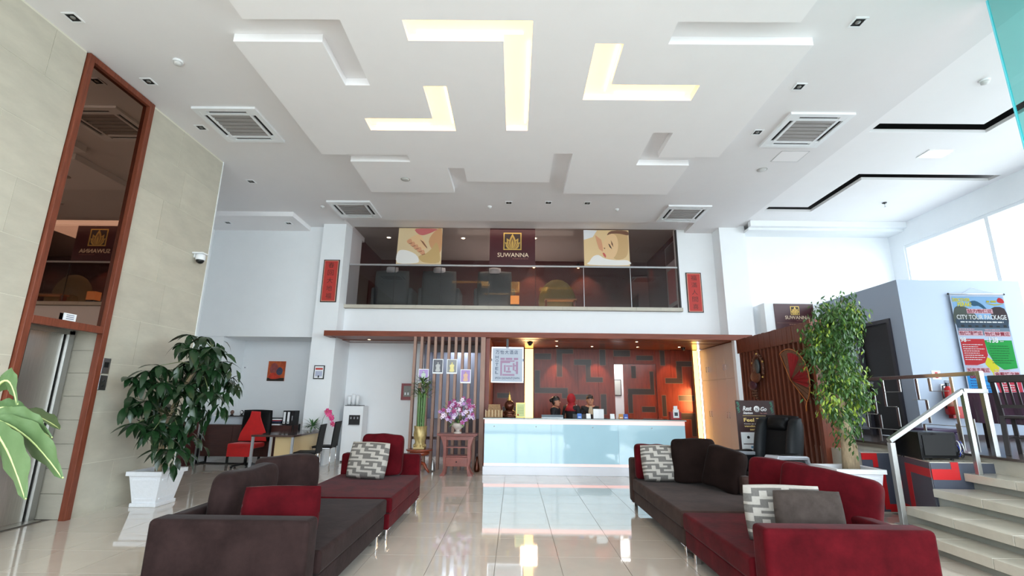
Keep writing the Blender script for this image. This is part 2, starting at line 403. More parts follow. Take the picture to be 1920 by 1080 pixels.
# ceiling
struct('ceiling', MB().box(-7.75, -2.2, H, 5.45, 10.78, 5.95).box(-7.75, 10.78, H, -4.2, 12.5, 5.95).box(4.3, 10.78, H, 5.45, 11.6, 5.95).box(-4.2, 10.78, 5.74, 4.3, 11.5, 5.95), mat('shade_toned_ceiling_paint', (232, 230, 231), .9, noise_amt=.01, scale=2), label='white plaster main ceiling')  # greyer than the dropped panel: shade of the slot recesses put into the colour
struct('ceiling_office_drop', B(-7.6, 10.3, 5.54, -5.18, 11.3, H), ceil_m, label='dropped white soffit over the office corner')
def cells_solid(rects, holes, xs_extra=(), ys_extra=()):
    xs = sorted({v for r in rects+holes for v in (r[0], r[2])}); ys = sorted({v for r in rects+holes for v in (r[1], r[3])})
    def ins(x, y): return any(r[0] < x < r[2] and r[1] < y < r[3] for r in rects) and not any(r[0] < x < r[2] and r[1] < y < r[3] for r in holes)
    G = {(i, j): ins((xs[i]+xs[i+1])/2, (ys[j]+ys[j+1])/2) for i in range(len(xs)-1) for j in range(len(ys)-1)}
    return xs, ys, G
def slab_cells(z0, z1, rects, holes):
    xs, ys, G = cells_solid(rects, holes); mb = MB()
    for (i, j), t in G.items():
        if not t: continue
        x0, x1, y0, y1 = xs[i], xs[i+1], ys[j], ys[j+1]
        v = [(x0, y0, z0), (x1, y0, z0), (x1, y1, z0), (x0, y1, z0), (x0, y0, z1), (x1, y0, z1), (x1, y1, z1), (x0, y1, z1)]
        f = [(3, 2, 1, 0), (4, 5, 6, 7)]
        if not G.get((i, j-1)): f.append((0, 1, 5, 4))
        if not G.get((i+1, j)): f.append((1, 2, 6, 5))
        if not G.get((i, j+1)): f.append((2, 3, 7, 6))
        if not G.get((i-1, j)): f.append((3, 0, 4, 7))
        mb.add(v, f)
    return mb
R1 = [(-3.05, -2, 3.1, 4.42), (-1.97, 4.42, 1.76, 4.76), (-3.35, 4.76, 3.45, 7.4), (-3.35, 7.4, -2.94, 7.41), (-1.88, 7.4, 3.05, 7.42), (-2.94, 7.65, 3.05, 8.93), (-1.88, 7.4, 2.12, 7.7)]
HL = [(-2.3, 4.75, -1.97, 5.55), (-1.28, 4.42, .165, 4.73), (-.165, 4.73, .165, 6.62), (-.95-.31, 5.56, -.95, 6.64), (-2.28, 6.32, -1.26, 6.64), (.91, 4.76, 1.24, 5.83), (1.24, 5.5, 2.41, 5.83),
      (-1.25, 7.87, -.95, 9), (-.95, 8.42, .64, 9), (.63, 7.32, .95, 9), (2.12, 6.65, 2.43, 7.7), (2.43, 7.42, 3.2, 7.7)]
struct('ceiling_dropped_panel', slab_cells(5.54, H-.002, R1, HL), ceil_m, label='stepped dropped ceiling panel with angular slots')
R2 = [(5.45, -2, 9.5, 11.3)]
H2 = [(5.62, 6.60, 7.48, 6.84), (7.22, 2.5, 7.48, 6.60), (5.62, 9.88, 6.70, 10.14), (6.48, 8.28, 6.70, 9.88), (6.48, 8.28, 9.15, 8.52)]
struct('ceiling_wing', slab_cells(5.70, 5.755, R2, H2), ceil_m, label='white ceiling of the raised wing with dark slots')
struct('ceiling_wing_void', B(5.46, -2, 5.9, 9.5, 11.3, 5.95), blk_m, label='dark void above the wing ceiling slots')
struct('trim_2', MB().box(5.6, 10.7, 5.56, 9.3, 10.82, 5.698).box(5.6, 10.82, 5.5, 9.3, 11.3, 5.56), white, label='white cornice at the back of the raised wing')
# cove lights of the dropped panel
for k, (a, lb) in enumerate((([HL[1], HL[2]], 'large glowing L slot near the middle of the ceiling'), ([HL[3], HL[4]], 'smaller glowing L slot left of the ceiling centre'), ([HL[5], HL[6]], 'glowing L slot right of the ceiling centre'))):
    t = thing('cove_light', lb, 'ceiling light', ((a[0][0]+a[0][2])/2, (a[0][1]+a[0][3])/2, H-.02), 'warm L shaped cove lights')
    obj('light_panel', slab_cells(H-.012, H-.004, a, []), warm_e, t)
    x0 = max(a[0][0], -9); tb_ = MB()
    for r in a:
        if r[2]-r[0] > r[3]-r[1]: tb_.tube([(r[0]+.1, r[3]-.04, H-.035), (r[2]-.1, r[3]-.04, H-.035)], .012, 8)
        else: tb_.tube([(r[2]-.04, r[1]+.1, H-.035), (r[2]-.04, r[3]-.1, H-.035)], .012, 8)
    obj('light_tube', tb_, warm_t, t)

# right wing: platform, steps, windows, box rooms
struct('floor_platform', MB().box(5.76, -2, 0, 9.3, 11.3, .85), step_m, label='raised platform of the right wing')
struct('floor_platform_top', B(5.70, -2, .85, 9.3, 11.3, .88), mat('dark_platform_floor', (78, 68, 64), .22, noise_amt=.15), label='dark polished floor of the raised platform')
ld = MB().prism([(4.93, 7.12), (5.35, 7.12), (5.0, 6.05), (5.76, 6.05), (5.76, 9.6), (4.98, 9.6)], 2, 0, .8)
struct('ledge_wall', ld, step_m, label='beige low ledge in front of the raised platform')
# painted panel on the ledge
pg = thing('graphic_panel', 'dark grey panel with red angular maze painted on the low ledge', 'wall panel', (5.1, 6.6, 0))
gm = mat('slate_grey_paint', (74, 78, 90), .35); rm = mat('signal_red_paint', (186, 32, 36), .35)
def onplane(p0, p1, s0, s1, z0, z1, m, t, name):
    p0, p1 = Vector((*p0, 0)), Vector((*p1, 0)); d = (p1-p0).normalized(); n = Vector((d.y, -d.x, 0))
    Mx = Matrix((d, -n, Vector((0, 0, 1)))).transposed().to_4x4(); Mx.translation = p0
    obj(name, MB().box(s0, -t, z0, s1, -.001, z1, M=Mx), m, pg)
A_, B_, C_, D_ = (4.93, 7.12), (5.35, 7.12), (5.0, 6.05), (5.76, 6.05)
L_b = math.dist(B_, C_)
onplane(A_, B_, 0, .42, .02, .79, gm, .008, 'panel_board'); onplane(B_, C_, 0, L_b, .02, .79, gm, .008, 'panel_board'); onplane(C_, D_, 0, .76, .02, .79, gm, .008, 'panel_board')
def stripes(p0, p1, L):
    for s0, z0, s1, z1 in L: onplane(p0, p1, s0, s1, z0, z1, rm, .0105, 'red_stripe')
stripes(A_, B_, [(.0, .70, .22, .79), (.15, .60, .22, .70), (.10, .43, .30, .51), (.23, .05, .30, .43), (.06, .22, .16, .3), (.06, .02, .12, .22), (.30, .02, .42, .12)])
stripes(B_, C_, [(.45, .62, L_b, .72), (.45, .12, .58, .62), (.12, .36, .26, .46), (.1, .08, .4, .18), (.9, .1, 1.02, .25)])
stripes(C_, D_, [(0, .60, .33, .72), (.24, .721, .33, .80), (.0, .05, .08, .2)])
# steps: overhanging treads, each tread tile a piece
noses = [(4.20, .17), (4.48, .34), (4.92, .51), (5.37, .68)]
st = struct('stairs', MB().box(4.30, -2, 0, 4.56, 6.04, .08).box(4.30, -2, .08, 4.6, 6.0, .09).box(4.58, -2, 0, 5.02, 6.04, .25).box(5.02, -2, 0, 5.47, 6.04, .42).box(5.47, -2, 0, 5.76, 6.04, .59), riser_m, label='beige tiled steps up to the raised platform')
for k, (x, z) in enumerate(noses):
    x2 = (noses[k+1][0]+.16) if k < 3 else 5.76
    y = 6.04 if k else 5.86
    y = [5.80, 5.86, 5.98, 6.04][k]
    while y > -1.9:
        y2 = y-.6 if y > -1.3 else -2
        obj('step_tile', B(x, y2+.003, z-.09, x2, y-.003, z), step_m, st, bev=.004); y = y2
# riser under platform
# right wall: windows
ww = MB().box(9.3, -2, 5.16, 9.5, 11.3, 5.8).box(9.3, -2, 0, 9.5, 11.3, 1.2)
wall_right = struct('wall_right', ww.box(9.3, 10.9, 1.2, 9.5, 11.3, 5.16), white, label='white right wall with the tall windows')
wf = MB(); ys_ = [10.9, 8.9, 6.9, 4.9, 2.9, .9, -1.1]
win = struct('window_1', MB().box(9.34, -1.1, 1.2, 9.42, 10.9, 1.26).box(9.34, -1.1, 5.1, 9.42, 10.9, 5.16), trimw, label='tall white framed windows of the right wing')
for y in ys_: obj('window_mullion', B(9.33, y-.04, 1.26, 9.43, y+.04, 5.1), trimw, win)
for a, b in zip(ys_[1:], ys_): obj('window_pane', B(9.375, a+.04, 1.26, 9.381, b-.04, 5.1), glass_c, win)
struct('wall_wing_back', B(5.45, 11.3, 0, 9.5, 11.45, 5.8), white, label='white back wall of the raised wing')
# box room with door
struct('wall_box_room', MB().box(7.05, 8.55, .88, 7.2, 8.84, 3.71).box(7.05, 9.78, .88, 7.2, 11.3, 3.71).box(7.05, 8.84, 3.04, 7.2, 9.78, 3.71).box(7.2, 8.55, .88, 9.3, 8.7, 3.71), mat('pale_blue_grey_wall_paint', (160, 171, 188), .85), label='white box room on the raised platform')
dr = struct('door_1', B(7.09, 8.92, .89, 7.15, 9.7, 2.96), mat('black_door_paint', (26, 24, 27), .4), label='black door of the box room')
obj('door_frame', MB().box(7.02, 8.845, .88, 7.2, 8.915, 3.035).box(7.02, 9.705, .88, 7.2, 9.775, 3.035).box(7.02, 8.915, 2.965, 7.2, 9.705, 3.035), mat('door_frame_paint', (48, 46, 54), .4), dr)
obj('door_handle', MB().box(7.02, 9.55, 1.83, 7.06, 9.67, 1.86).box(7.05, 9.62, 1.8, 7.09, 9.65, 1.89), chrome, dr)
sk = mat('dark_skirting', (44, 32, 38), .4)
struct('baseboard_1', MB().box(7.05, 8.535, .88, 9.3, 8.55, .97).box(7.035, 8.535, .88, 7.05, 8.84, .97).box(7.035, 9.78, .88, 7.05, 11.28, .97), sk, label='dark skirting around the box room')
struct('wall_sign_box', MB().box(5.76, 10.8, .88, 7.04, 11.29, 3.71), white, label='white low block behind the timber screen')
# entrance side behind the viewer
fm = mat('dark_mullion', (90, 92, 96), .4, .6)
wf = MB().box(-5.4, -2.1, 5.3, 9.5, -1.95, 5.8)
for k in range(9): wf.box(-5.4+k*1.82, -2.06, 0, -5.34+k*1.82, -1.98, 5.3)
for z in (0, 2.5, 5.26): wf.box(-5.4, -2.05, z, 9.3, -1.99, z+.06)
window_front = struct('window_2', wf, fm, label='entrance glazing behind the viewer')
obj('window_pane', B(-5.35, -2.025, .06, 9.3, -2.02, 5.26), glass_c, window_front)
# teal glass fin at top right
gf = thing('glass_fin', 'teal glass fin hanging at the upper right', 'glass panel', (4.97, 4.0, 2.2))
obj('glass_sheet', B(4.965, 3.0, 2.2, 4.977, 4.22, H), glass_t, gf)
obj('glass_edge', B(4.962, 4.221, 2.2, 4.98, 4.235, H), mat('cyan_glass_edge', (120, 226, 240), .1), gf)
# ================================================================== CEILING FITTINGS
def ac(loc, rz, lb, first=[None]):
    if first[0] is None:
        t = thing('air_conditioner', lb, 'air conditioner', (0, 0, 0), 'ceiling cassette units', world=False)
        a = .475; fr = MB()
        for x0, y0, x1, y1 in ((-a, -a, a, -.40), (-a, .40, a, a), (-a, -.40, -.40, .40), (.40, -.40, a, .40)): fr.box(x0, y0, -.035, x1, y1, 0)
        for x0, y0, x1, y1 in ((-.34, -.34, .34, -.30), (-.34, .30, .34, .34), (-.34, -.30, -.30, .30), (.30, -.30, .34, .30)): fr.box(x0, y0, -.032, x1, y1, 0)
        for sx in (-1, 1):
            for sy in (-1, 1): fr.box(min(sx*.40, sx*.30), min(sy*.40, sy*.30), -.033, max(sx*.40, sx*.30), max(sy*.40, sy*.30), -.001)
        obj('panel_frame', fr, white_pl, t)
        obj('grille', B(-.3, -.3, -.012, .3, .3, -.004), mat('grey_filter', (150, 146, 142), .7), t)
        for k in range(6): obj('grille_slat', B(-.3, -.29+k*.1, -.026, .3, -.225+k*.1, -.014), mat('grille_plastic', (158, 154, 152), .5), t)
        for x0, y0, x1, y1 in ((-.28, -.395, .28, -.345), (-.28, .345, .28, .395), (-.395, -.28, -.345, .28), (.345, -.28, .395, .28)): obj('louvre', B(x0, y0, -.014, x1, y1, -.006), blk_m, t)
        first[0] = t; t.location = loc; t.rotation_euler = (0, 0, rz)
    else: dup(first[0], loc, rz, lb)
ac((-4.36, 6.69, H), 0, 'ceiling cassette air conditioner nearest the timber framed mirror')
ac((4.52, 6.72, H), 0, 'ceiling cassette air conditioner nearest the raised wing')
ac((-3.67, 10.1, H), 0, 'ceiling cassette air conditioner above the left column')
ac((3.81, 10.18, H), 0, 'ceiling cassette air conditioner above the right end of the balcony')
dl0 = None
DL = [(-5.06, 4.53, H, 'square downlight nearest the upper left corner of the room'), (-5.04, 5.65, H, 'square downlight beside the top of the mirror frame'), (-5.05, 6.78, H, 'square downlight left of the left cassette unit'), (-5.3, 8.72, H, 'square downlight past the end of the stone wall'),
      (-6.95, 10.75, 5.54, 'square downlight at the left of the office soffit'), (-5.48, 10.75, 5.54, 'square downlight at the right of the office soffit'), (-.16, 9.66, H, 'left of three square downlights over the balcony'), (.7, 9.64, H, 'middle of three square downlights over the balcony'), (1.55, 9.65, H, 'right of three square downlights over the balcony'),
      (3.82, 4.53, H, 'square downlight at the upper right near the straight slot'), (3.82, 5.66, H, 'square downlight in front of the right cassette unit'), (3.82, 6.79, H, 'square downlight left of the right cassette unit')]
for x, y, z, lb in DL:
    if dl0 is None:
        dl0 = thing('downlight', lb, 'downlight', (0, 0, 0), 'square recessed downlights', world=False)
        f = MB()
        for a in ((-.075, -.075, .075, -.055), (-.075, .055, .075, .075), (-.075, -.055, -.055, .055), (.055, -.055, .075, .055)): f.box(a[0], a[1], -.008, a[2], a[3], 0)
        obj('trim_frame', f, white_pl, dl0); obj('dark_well', B(-.055, -.055, -.004, .055, .055, -.001), blk_m, dl0)
        obj('lamp_lens', MB().lathe([(.022, -.012), (.03, -.004)], 12), mat('grey_lens', (120, 120, 116), .2), dl0)
        dl0.location = (x, y, z)
    else: dup(dl0, (x, y, z), 0, lb)
def rnd(name, lb, cat, x, y, z, r, h, m):
    t = thing(name, lb, cat, (x, y, z)); obj('base', MB().lathe([(r, 0), (r, -h*.35), (r*.9, -h*.4)], 20, (x, y, z)), m, t)
    obj('cover', MB().lathe([(r*.78, -h*.4), (r*.75, -h*.8), (r*.4, -h)], 20, (x, y, z)), mat('detector_cover', (206, 206, 204), .5), t)
rnd('smoke_detector', 'white smoke detector near the top of the mirror', 'smoke detector', -4.35, 5.24, H, .06, .06, white_pl)
rnd('smoke_detector', 'small white smoke detector left of the balcony downlights', 'smoke detector', -.59, 9.88, H, .045, .05, white_pl)
rnd('smoke_detector', 'small white smoke detector right of the balcony downlights', 'smoke detector', 2.26, 9.97, H, .045, .05, white_pl)
rnd('smoke_detector', 'small white smoke detector beside the left column cassette', 'smoke detector', -4.36, 9.96, H, .045, .05, white_pl)
rnd('smoke_detector', 'white smoke detector on the raised wing ceiling', 'smoke detector', 6.24, 5.57, 5.70, .06, .06, white_pl)
rnd('ceiling_speaker', 'round grey speaker in the small dropped panel', 'speaker', -2.12, 8.34, 5.54, .09, .015, mat('speaker_grey', (180, 178, 176), .6))
rnd('ceiling_speaker', 'round grey speaker near the right cassette unit', 'speaker', 4.53, 8.04, H, .09, .015, MATS['speaker_grey'])
t = thing('sprinkler', 'small pendent sprinkler on the wing ceiling', 'sprinkler', (7.96, 9.6, 5.6))
obj('stem', MB().lathe([(.012, .1), (.012, 0)], 8, (7.96, 9.6, 5.6)), chrome, t); obj('rosette', MB().lathe([(.045, .1), (.04, .085)], 12, (7.96, 9.6, 5.6)), black, t); obj('deflector', MB().lathe([(.03, 0), (.03, -.006)], 10, (7.96, 9.6, 5.6)), chrome, t)
t = thing('wing_light', 'flat square light panel in the wing ceiling', 'ceiling light', (7.25, 7.5, 5.69))
obj('trim_frame', B(7.03, 7.36, 5.685, 7.47, 7.64, 5.699), white_pl, t); obj('diffuser', B(7.06, 7.39, 5.68, 7.44, 7.61, 5.686), mat('lit_diffuser', (250, 250, 252), .5, emit=(240, 246, 255), estr=1.0), t)
t = thing('ceiling_hatch', 'thin outlined access hatch near the right cassette unit', 'hatch', (4.75, 7.6, H))
hf = MB()
for a in ((4.52, 7.36, 5.0, 7.372), (4.52, 7.728, 5.0, 7.74), (4.52, 7.372, 4.532, 7.728), (4.988, 7.372, 5.0, 7.728)): hf.box(a[0], a[1], H-.004, a[2], a[3], H)
obj('hatch_frame', hf, mat('hatch_shadow_line', (196, 196, 196), .8), t); obj('hatch_board', B(4.532, 7.372, H-.003, 4.988, 7.728, H-.0005), ceil_m, t)
# dome camera on stone wall
t = thing('dome_camera', 'white dome security camera on the stone wall', 'security camera', (-5.3, 7.6, 3.62))
obj('bracket', MB().box(-5.38, 7.52, 3.78, -5.2, 7.68, 3.80).box(-5.38, 7.57, 3.72, -5.36, 7.63, 3.80), white_pl, t); obj('housing', MB().lathe([(.04, .10), (.07, .09), (.075, .02), (.07, 0)], 16, (-5.28, 7.6, 3.68)), white_pl, t)
obj('dome', MB().ball((-5.28, 7.6, 3.68), .062, 14), black, t)

# ================================================================== BALCONY WINDOW AND SPA ROOM

spa = mat('spa_ceiling_grey', (168, 158, 154), .7)
struct('wall_spa', MB().box(-4.4, 14.6, 3.5, 4.3, 14.7, 6).box(-4.5, 11.72, 3.5, -4.3, 14.7, 6).box(4.2, 11.72, 3.5, 4.4, 14.7, 6), maroon_w, label='dark red walls of the room behind the balcony glass')
struct('floor_spa', B(-4.4, 11.55, 3.5, 4.3, 14.7, 3.66), mat('spa_floor', (50, 36, 34), .5), label='dark floor of the room behind the balcony glass')
struct('ceiling_spa', B(-4.4, 11.52, 5.78, 4.3, 14.7, 5.9), spa, label='dark grey ceiling behind the balcony glass')
sill = struct('trim_3', B(-4.25, 11.4, 3.6, 4.1, 11.55, 3.69), mat('sill_bed', (150, 142, 130), .6), label='beige tiled sill under the balcony glass')
x = -4.24
for k in range(14):
    w_ = min(.6, 4.09-x)
    if w_ > .05: obj('sill_tile', B(x+.002, 11.392, 3.605, x+w_-.002, 11.399, 3.688), step_m, sill)
    x += .6
bw = struct('window_3', B(-4.21, 11.50, 4.715, 4.06, 11.54, 4.755), alu, label='two row balcony glazing over the reception')
XM = [-4.21, -3.03, -1.87, -.67, .5, 1.71, 2.88, 4.06]
for a, b in zip(XM, XM[1:]):
    obj('lower_pane', B(a+.008, 11.515, 3.69, b-.008, 11.525, 4.713), glass_s, bw); obj('upper_pane', B(a+.004, 11.515, 4.757, b-.004, 11.525, 5.73), glass_u, bw)
for k, x in enumerate(XM[1:-1]): obj('glass_seam', B(x-.006, 11.512, 3.69, x+.006, 11.528, 4.714), black if k < 4 else alu, bw)
obj('edge_trim', MB().box(-4.25, 11.49, 3.69, -4.215, 11.55, 5.73).box(4.065, 11.49, 3.69, 4.10, 11.55, 5.73), mat('dark_edge', (40, 34, 34), .5), bw)
# posters
def flat(nm, pts, y, m, parent, n=0):
    if n: pts = smoothp(pts, n)
    return obj(nm, MB().prism(pts, 1, y, y+.0015), m, parent)
def pm(n, c, r=.5): return mat(n, c, r)
ps = thing('massage_poster', 'poster of hands massaging a foot on the balcony glass', 'poster', (-2.44, 11.49, 4.76))
flat('poster_sheet', [(-3.02, 4.76), (-1.88, 4.76), (-1.88, 5.72), (-3.0, 5.72)], 11.500, pm('poster_cream', (214, 190, 150)), ps)
def on(pts, x0=-3.02, z0=4.76, w=1.14, h=.96): return [(x0+a*w, z0+b*h) for a, b in pts]
flat('white_towel', on([(.03, .34), (.2, .38), (.42, .27), (.5, .12), (.45, 0.03), (0.03, 0.03)]), 11.4985, pm('poster_white', (226, 222, 218)), ps, 3)
flat('forearm', on([(.66, .04), (.95, .05), (.96, .3), (.88, .6), (.78, .44), (.66, .3), (.50, .22), (.54, .10)]), 11.498, pm('poster_olive_skin', (190, 158, 104)), ps, 3)
flat('flower', on([(.4, .98), (.44, .85), (.55, .8), (.68, .84), (.82, .92), (.86, .98)]), 11.498, pm('poster_pink', (196, 104, 104)), ps, 3)
flat('upper_arm', on([(.7, .62), (.82, .9), (.98, .98), (.99, .4), (.86, .3)]), 11.4982, pm('poster_skin_tan', (200, 150, 106)), ps, 3)
flat('hand', on([(.2, .62), (.3, .74), (.46, .82), (.56, .72), (.66, .5), (.6, .4), (.5, .45), (.42, .52), (.3, .6)]), 11.497, pm('poster_skin_light', (222, 184, 138)), ps, 4)
for k in range(5):
    a = (.23+k*.075, .66-k*.075); c_ = pm('poster_skin_rose', (206, 148, 112))
    flat('toe', on([(a[0], a[1]), (a[0]+.07, a[1]+.03), (a[0]+.1, a[1]-.07), (a[0]+.04, a[1]-.11), (a[0]-.01, a[1]-.06)]), 11.4962-.0002*k, c_, ps, 4)
    flat('shade_line', on([(a[0]+.03, a[1]-.10), (a[0]+.1, a[1]-.07), (a[0]+.11, a[1]-.085), (a[0]+.04, a[1]-.115)]), 11.4948, pm('poster_brown', (132, 84, 58)), ps)
flat('shade_line', on([(.5, .68), (.6, .52), (.68, .42), (.67, .47), (.58, .62)]), 11.4955, MATS['poster_brown'], ps)
ps = thing('massage_poster', 'poster of a woman lying with closed eyes on the balcony glass', 'poster', (2.3, 11.49, 4.76))
def on2(pts): return on(pts, 1.73, 4.76, 1.15, .95)
flat('poster_sheet', on2([(0, 0), (1, 0), (1, 1), (0, 1)]), 11.5, pm('poster_beige', (216, 186, 140)), ps)
flat('pale_corner', on2([(0, 1), (.3, .99), (.2, .8), (0, .72)]), 11.498, pm('poster_pale', (214, 214, 216)), ps)
flat('pillow', on2([(.12, .12), (.2, .26), (.32, .3), (.46, .2), (.7, .16), (.95, .16), (.96, .03), (.12, .03)]), 11.4982, MATS['poster_white'], ps, 3)
flat('shoulder', on2([(.6, .9), (.75, .98), (.95, .95), (.98, .55), (.92, .25), (.7, .18), (.58, .4)]), 11.4982, pm('poster_shoulder', (196, 160, 112)), ps, 3)
flat('face', on2([(.38, .36), (.36, .5), (.42, .62), (.5, .8), (.6, .9), (.72, .84), (.76, .6), (.72, .36), (.62, .2), (.48, .22)]), 11.497, MATS['poster_skin_light'], ps, 4)
flat('hair', on2([(.52, .86), (.62, .98), (.95, .98), (.99, .86), (.8, .9), (.62, .9)]), 11.4968, pm('poster_dark_brown', (112, 74, 54)), ps, 3)
flat('eye_lashes', on2([(.54, .62), (.57, .52), (.62, .46), (.6, .53), (.57, .6)]), 11.4955, pm('poster_black', (60, 36, 30)), ps)
flat('eye_brow', on2([(.6, .72), (.61, .6), (.65, .52), (.64, .62)]), 11.4955, MATS['poster_dark_brown'], ps)
flat('lips', on2([(.41, .36), (.43, .28), (.47, .23), (.48, .28), (.45, .35)]), 11.4955, pm('poster_lips', (188, 84, 76)), ps, 3)
flat('nostril', on2([(.43, .5), (.46, .46), (.47, .5)]), 11.4955, MATS['poster_dark_brown'], ps)
for k in range(4): flat('finger', on2([(.26+.03*k, .82-.03*k), (.3+.03*k, .8-.03*k), (.36+.02*k, .5-.02*k), (.33+.02*k, .48-.02*k)]), 11.4962-.0003*k, MATS['poster_skin_rose'], ps, 3)
# emblem builder
def emblem(t, cx, cz, y, s, m, mb_):
    o = s/2; f = MB()
    for a in ((-o, -o, o, -o+s*.06), (-o, o-s*.06, o, o), (-o, -o+s*.06, -o+s*.06, o-s*.06), (o-s*.06, -o+s*.06, o, o-s*.06)): f.box(cx+a[0], y-.004, cz+a[1], cx+a[2], y, cz+a[3])
    obj('emblem_frame', f, m, t)
    obj('emblem_ground', B(cx-o+s*.06, y-.001, cz-o+s*.06, cx+o-s*.06, y, cz+o-s*.06), mb_, t)
    def petal(ax, h, w_, x0=0, z0=-.42):
        pts = []
        for k in range(9):
            q = k/8; pts.append((w_*math.sin(PI*q)*(1-.25*q), h*q))
        pts = pts+[(-a, b) for a, b in pts[-2:0:-1]]; ca, sa = math.cos(ax), math.sin(ax)
        return [(cx+s*(x0+a*ca+b*sa), cz+s*(z0-a*sa+b*ca)) for a, b in pts]
    mats2 = [m, pm('emblem_shade', (120, 88, 52))]
    k = 0
    for ax, h, w_ in ((-1.15, .42, .12), (1.15, .42, .12), (-.85, .56, .13), (.85, .56, .13), (-.5, .68, .15), (.5, .68, .15), (0, .86, .2)):
        obj('emblem_petal', MB().prism(petal(ax, h, w_), 1, y-.002-.0004*k, y-.001), m, t); k += 1
        obj('emblem_petal_core', MB().prism(petal(ax, h*.8, w_*.62), 1, y-.0026-.0004*k, y-.001), mats2[1], t); k += 1
        obj('emblem_petal_tip', MB().prism(petal(ax, h*.62, w_*.34), 1, y-.0032-.0004*k, y-.001), m, t); k += 1
sg = thing('spa_sign', 'dark maroon panel with gold lotus emblem and lettering on the balcony glass', 'sign', (-.08, 11.49, 4.76))
obj('board', B(-.665, 11.5, 4.76, .495, 11.507, 5.73), maroon, sg)
emblem(sg, -.085, 5.385, 11.499, .46, gold_d, pm('emblem_dark', (50, 30, 24)))
text('SUWANNA', -.46, 4.97, .33, 5.08, 11.499, pm('pale_gold_letter', (224, 204, 176)), sg, bold=.006)
scrawl(-.08, 4.915, .32, 4.935, 11.499, pm('dim_letter', (130, 84, 74)), sg)
# spa chairs with towels
g0 = None
for k, (x, lb) in enumerate(((-3.27, 'leftmost dark massage recliner with a towel behind the balcony glass'), (-2.02, 'second dark massage recliner from the left behind the balcony glass'), (-.55, 'third dark massage recliner from the left behind the balcony glass'))):
    if g0 is None:
        g0 = thing('spa_recliner', lb, 'massage chair', (0, 0, 0), 'spa recliners behind the balcony glass', world=False)
        dg = mat('slate_upholstery', (74, 84, 88), .6)
        obj('backrest', MB().pillow(.92, 1.0, .34, 14, 4, (0, 0, 0)), dg, g0).location = (0, 0, .12)
        obj('seat', MB().box(-.38, .1, .25, .38, .8, .48), dg, g0, bev=.06)
        for sx in (-1, 1): obj('armrest', B(sx*.46-.09, .0, .05, sx*.46+.09, .75, .66), dg, g0, bev=.05)
        obj('base', B(-.35, .0, 0, .35, .7, .25), black, g0, bev=.02)
        g0.location = (x, 12.2, 3.66); r = g0
    else: r = dup(g0, (x, 12.2, 3.66), 0, lb)
    tw = obj('towel', MB().pillow(.32, .17, .42, 8, 3, M=Matrix.Translation((x, 12.15, 4.68))), mat('white_towelling', (236, 240, 244), .9), None)
    tag(tw, ['white towel on the leftmost spa recliner', 'white towel on the second spa recliner', 'white towel on the third spa recliner'][k], 'towel', 'towels on the spa recliners')
t = thing('olive_armchair', 'round olive coloured tub chair behind the balcony glass', 'armchair', (1.12, 12.3, 3.66))
obj('tub_back', MB().ball((1.12, 12.4, 4.0), (.5, .3, .62), 18), mat('olive_cloth', (128, 112, 60), .8), t); obj('seat', B(.75, 12.0, 3.66, 1.5, 12.5, 4.0), MATS['olive_cloth'], t, bev=.08)
lt = thing('low_table', 'small low table with a lit top behind the balcony glass', 'table', (1.1, 11.85, 3.66))
obj('table_top', B(.75, 11.7, 3.92, 1.55, 11.95, 3.95), mat('honey_wood', (190, 130, 60), .4), lt)
for x_ in (.78, 1.5): obj('leg', B(x_-.02, 11.75, 3.66, x_+.02, 11.9, 3.92), wood_or, lt)
bx = thing('glowing_box', 'small glowing orange box behind the balcony glass', 'lamp', (-.02, 11.8, 3.83))
obj('plinth', B(-.12, 11.72, 3.66, .1, 11.9, 3.80), black, bx); obj('lit_cube', B(-.12, 11.72, 3.80, .1, 11.9, 4.02), mat('orange_glow', (230, 160, 90), .5, emit=(240, 150, 70), estr=.55), bx)
t = thing('inner_poster', 'tall pink and white poster on the right inner wall of the spa room', 'poster', (4.15, 12.2, 3.8))
obj('sheet', B(4.17, 11.9, 3.9, 4.185, 12.7, 5.6), pm('poster_lilac', (176, 164, 168)), t); obj('pink_picture', B(4.165, 12.0, 4.0, 4.1695, 12.6, 4.9), MATS['poster_pink'], t); obj('dark_picture', B(4.165, 11.95, 5.1, 4.1695, 12.65, 5.58), maroon, t)
l0 = None
for x, y, lb in ((-3.5, 12.4, 'leftmost round downlight behind the balcony glass'), (-1.45, 12.4, 'second round downlight behind the balcony glass'), (.52, 12.35, 'round downlight right of the maroon sign'), (2.55, 12.3, 'round downlight over the woman poster')):
    if l0 is None:
        l0 = thing('round_downlight', lb, 'downlight', (0, 0, 0), 'round spa downlights', world=False)
        obj('rim', MB().lathe([(.075, 0), (.07, -.012), (.055, -.012)], 18), white_pl, l0); obj('lens', MB().lathe([(.05, -.008), (.048, -.014)], 18), lampw, l0); l0.location = (x, y, 5.778)
    else: dup(l0, (x, y, 5.778), 0, lb)
for x, e in ((.55, 45), (2.2, 45), (4.0, 14)): lamp('spa_spot', 'SPOT', (x, 14.1, 5.7), e, (1, .55, .3), .03, (math.radians(14), 0, 0), 80)
lamp('slat_recess_fill', 'AREA', (-1.45, 12.7, 2.78), 5, (.85, .92, 1), .6)  # added fill lamp without a fitting, brightens the recess behind the slats
lamp('spa_glow', 'AREA', (0, 13.2, 3.75), 22, (1, .85, .75), 3, (PI, 0, 0)); lamp('spa_downlight', 'AREA', (0, 12.6, 5.7), 22, (1, .8, .65), 3)
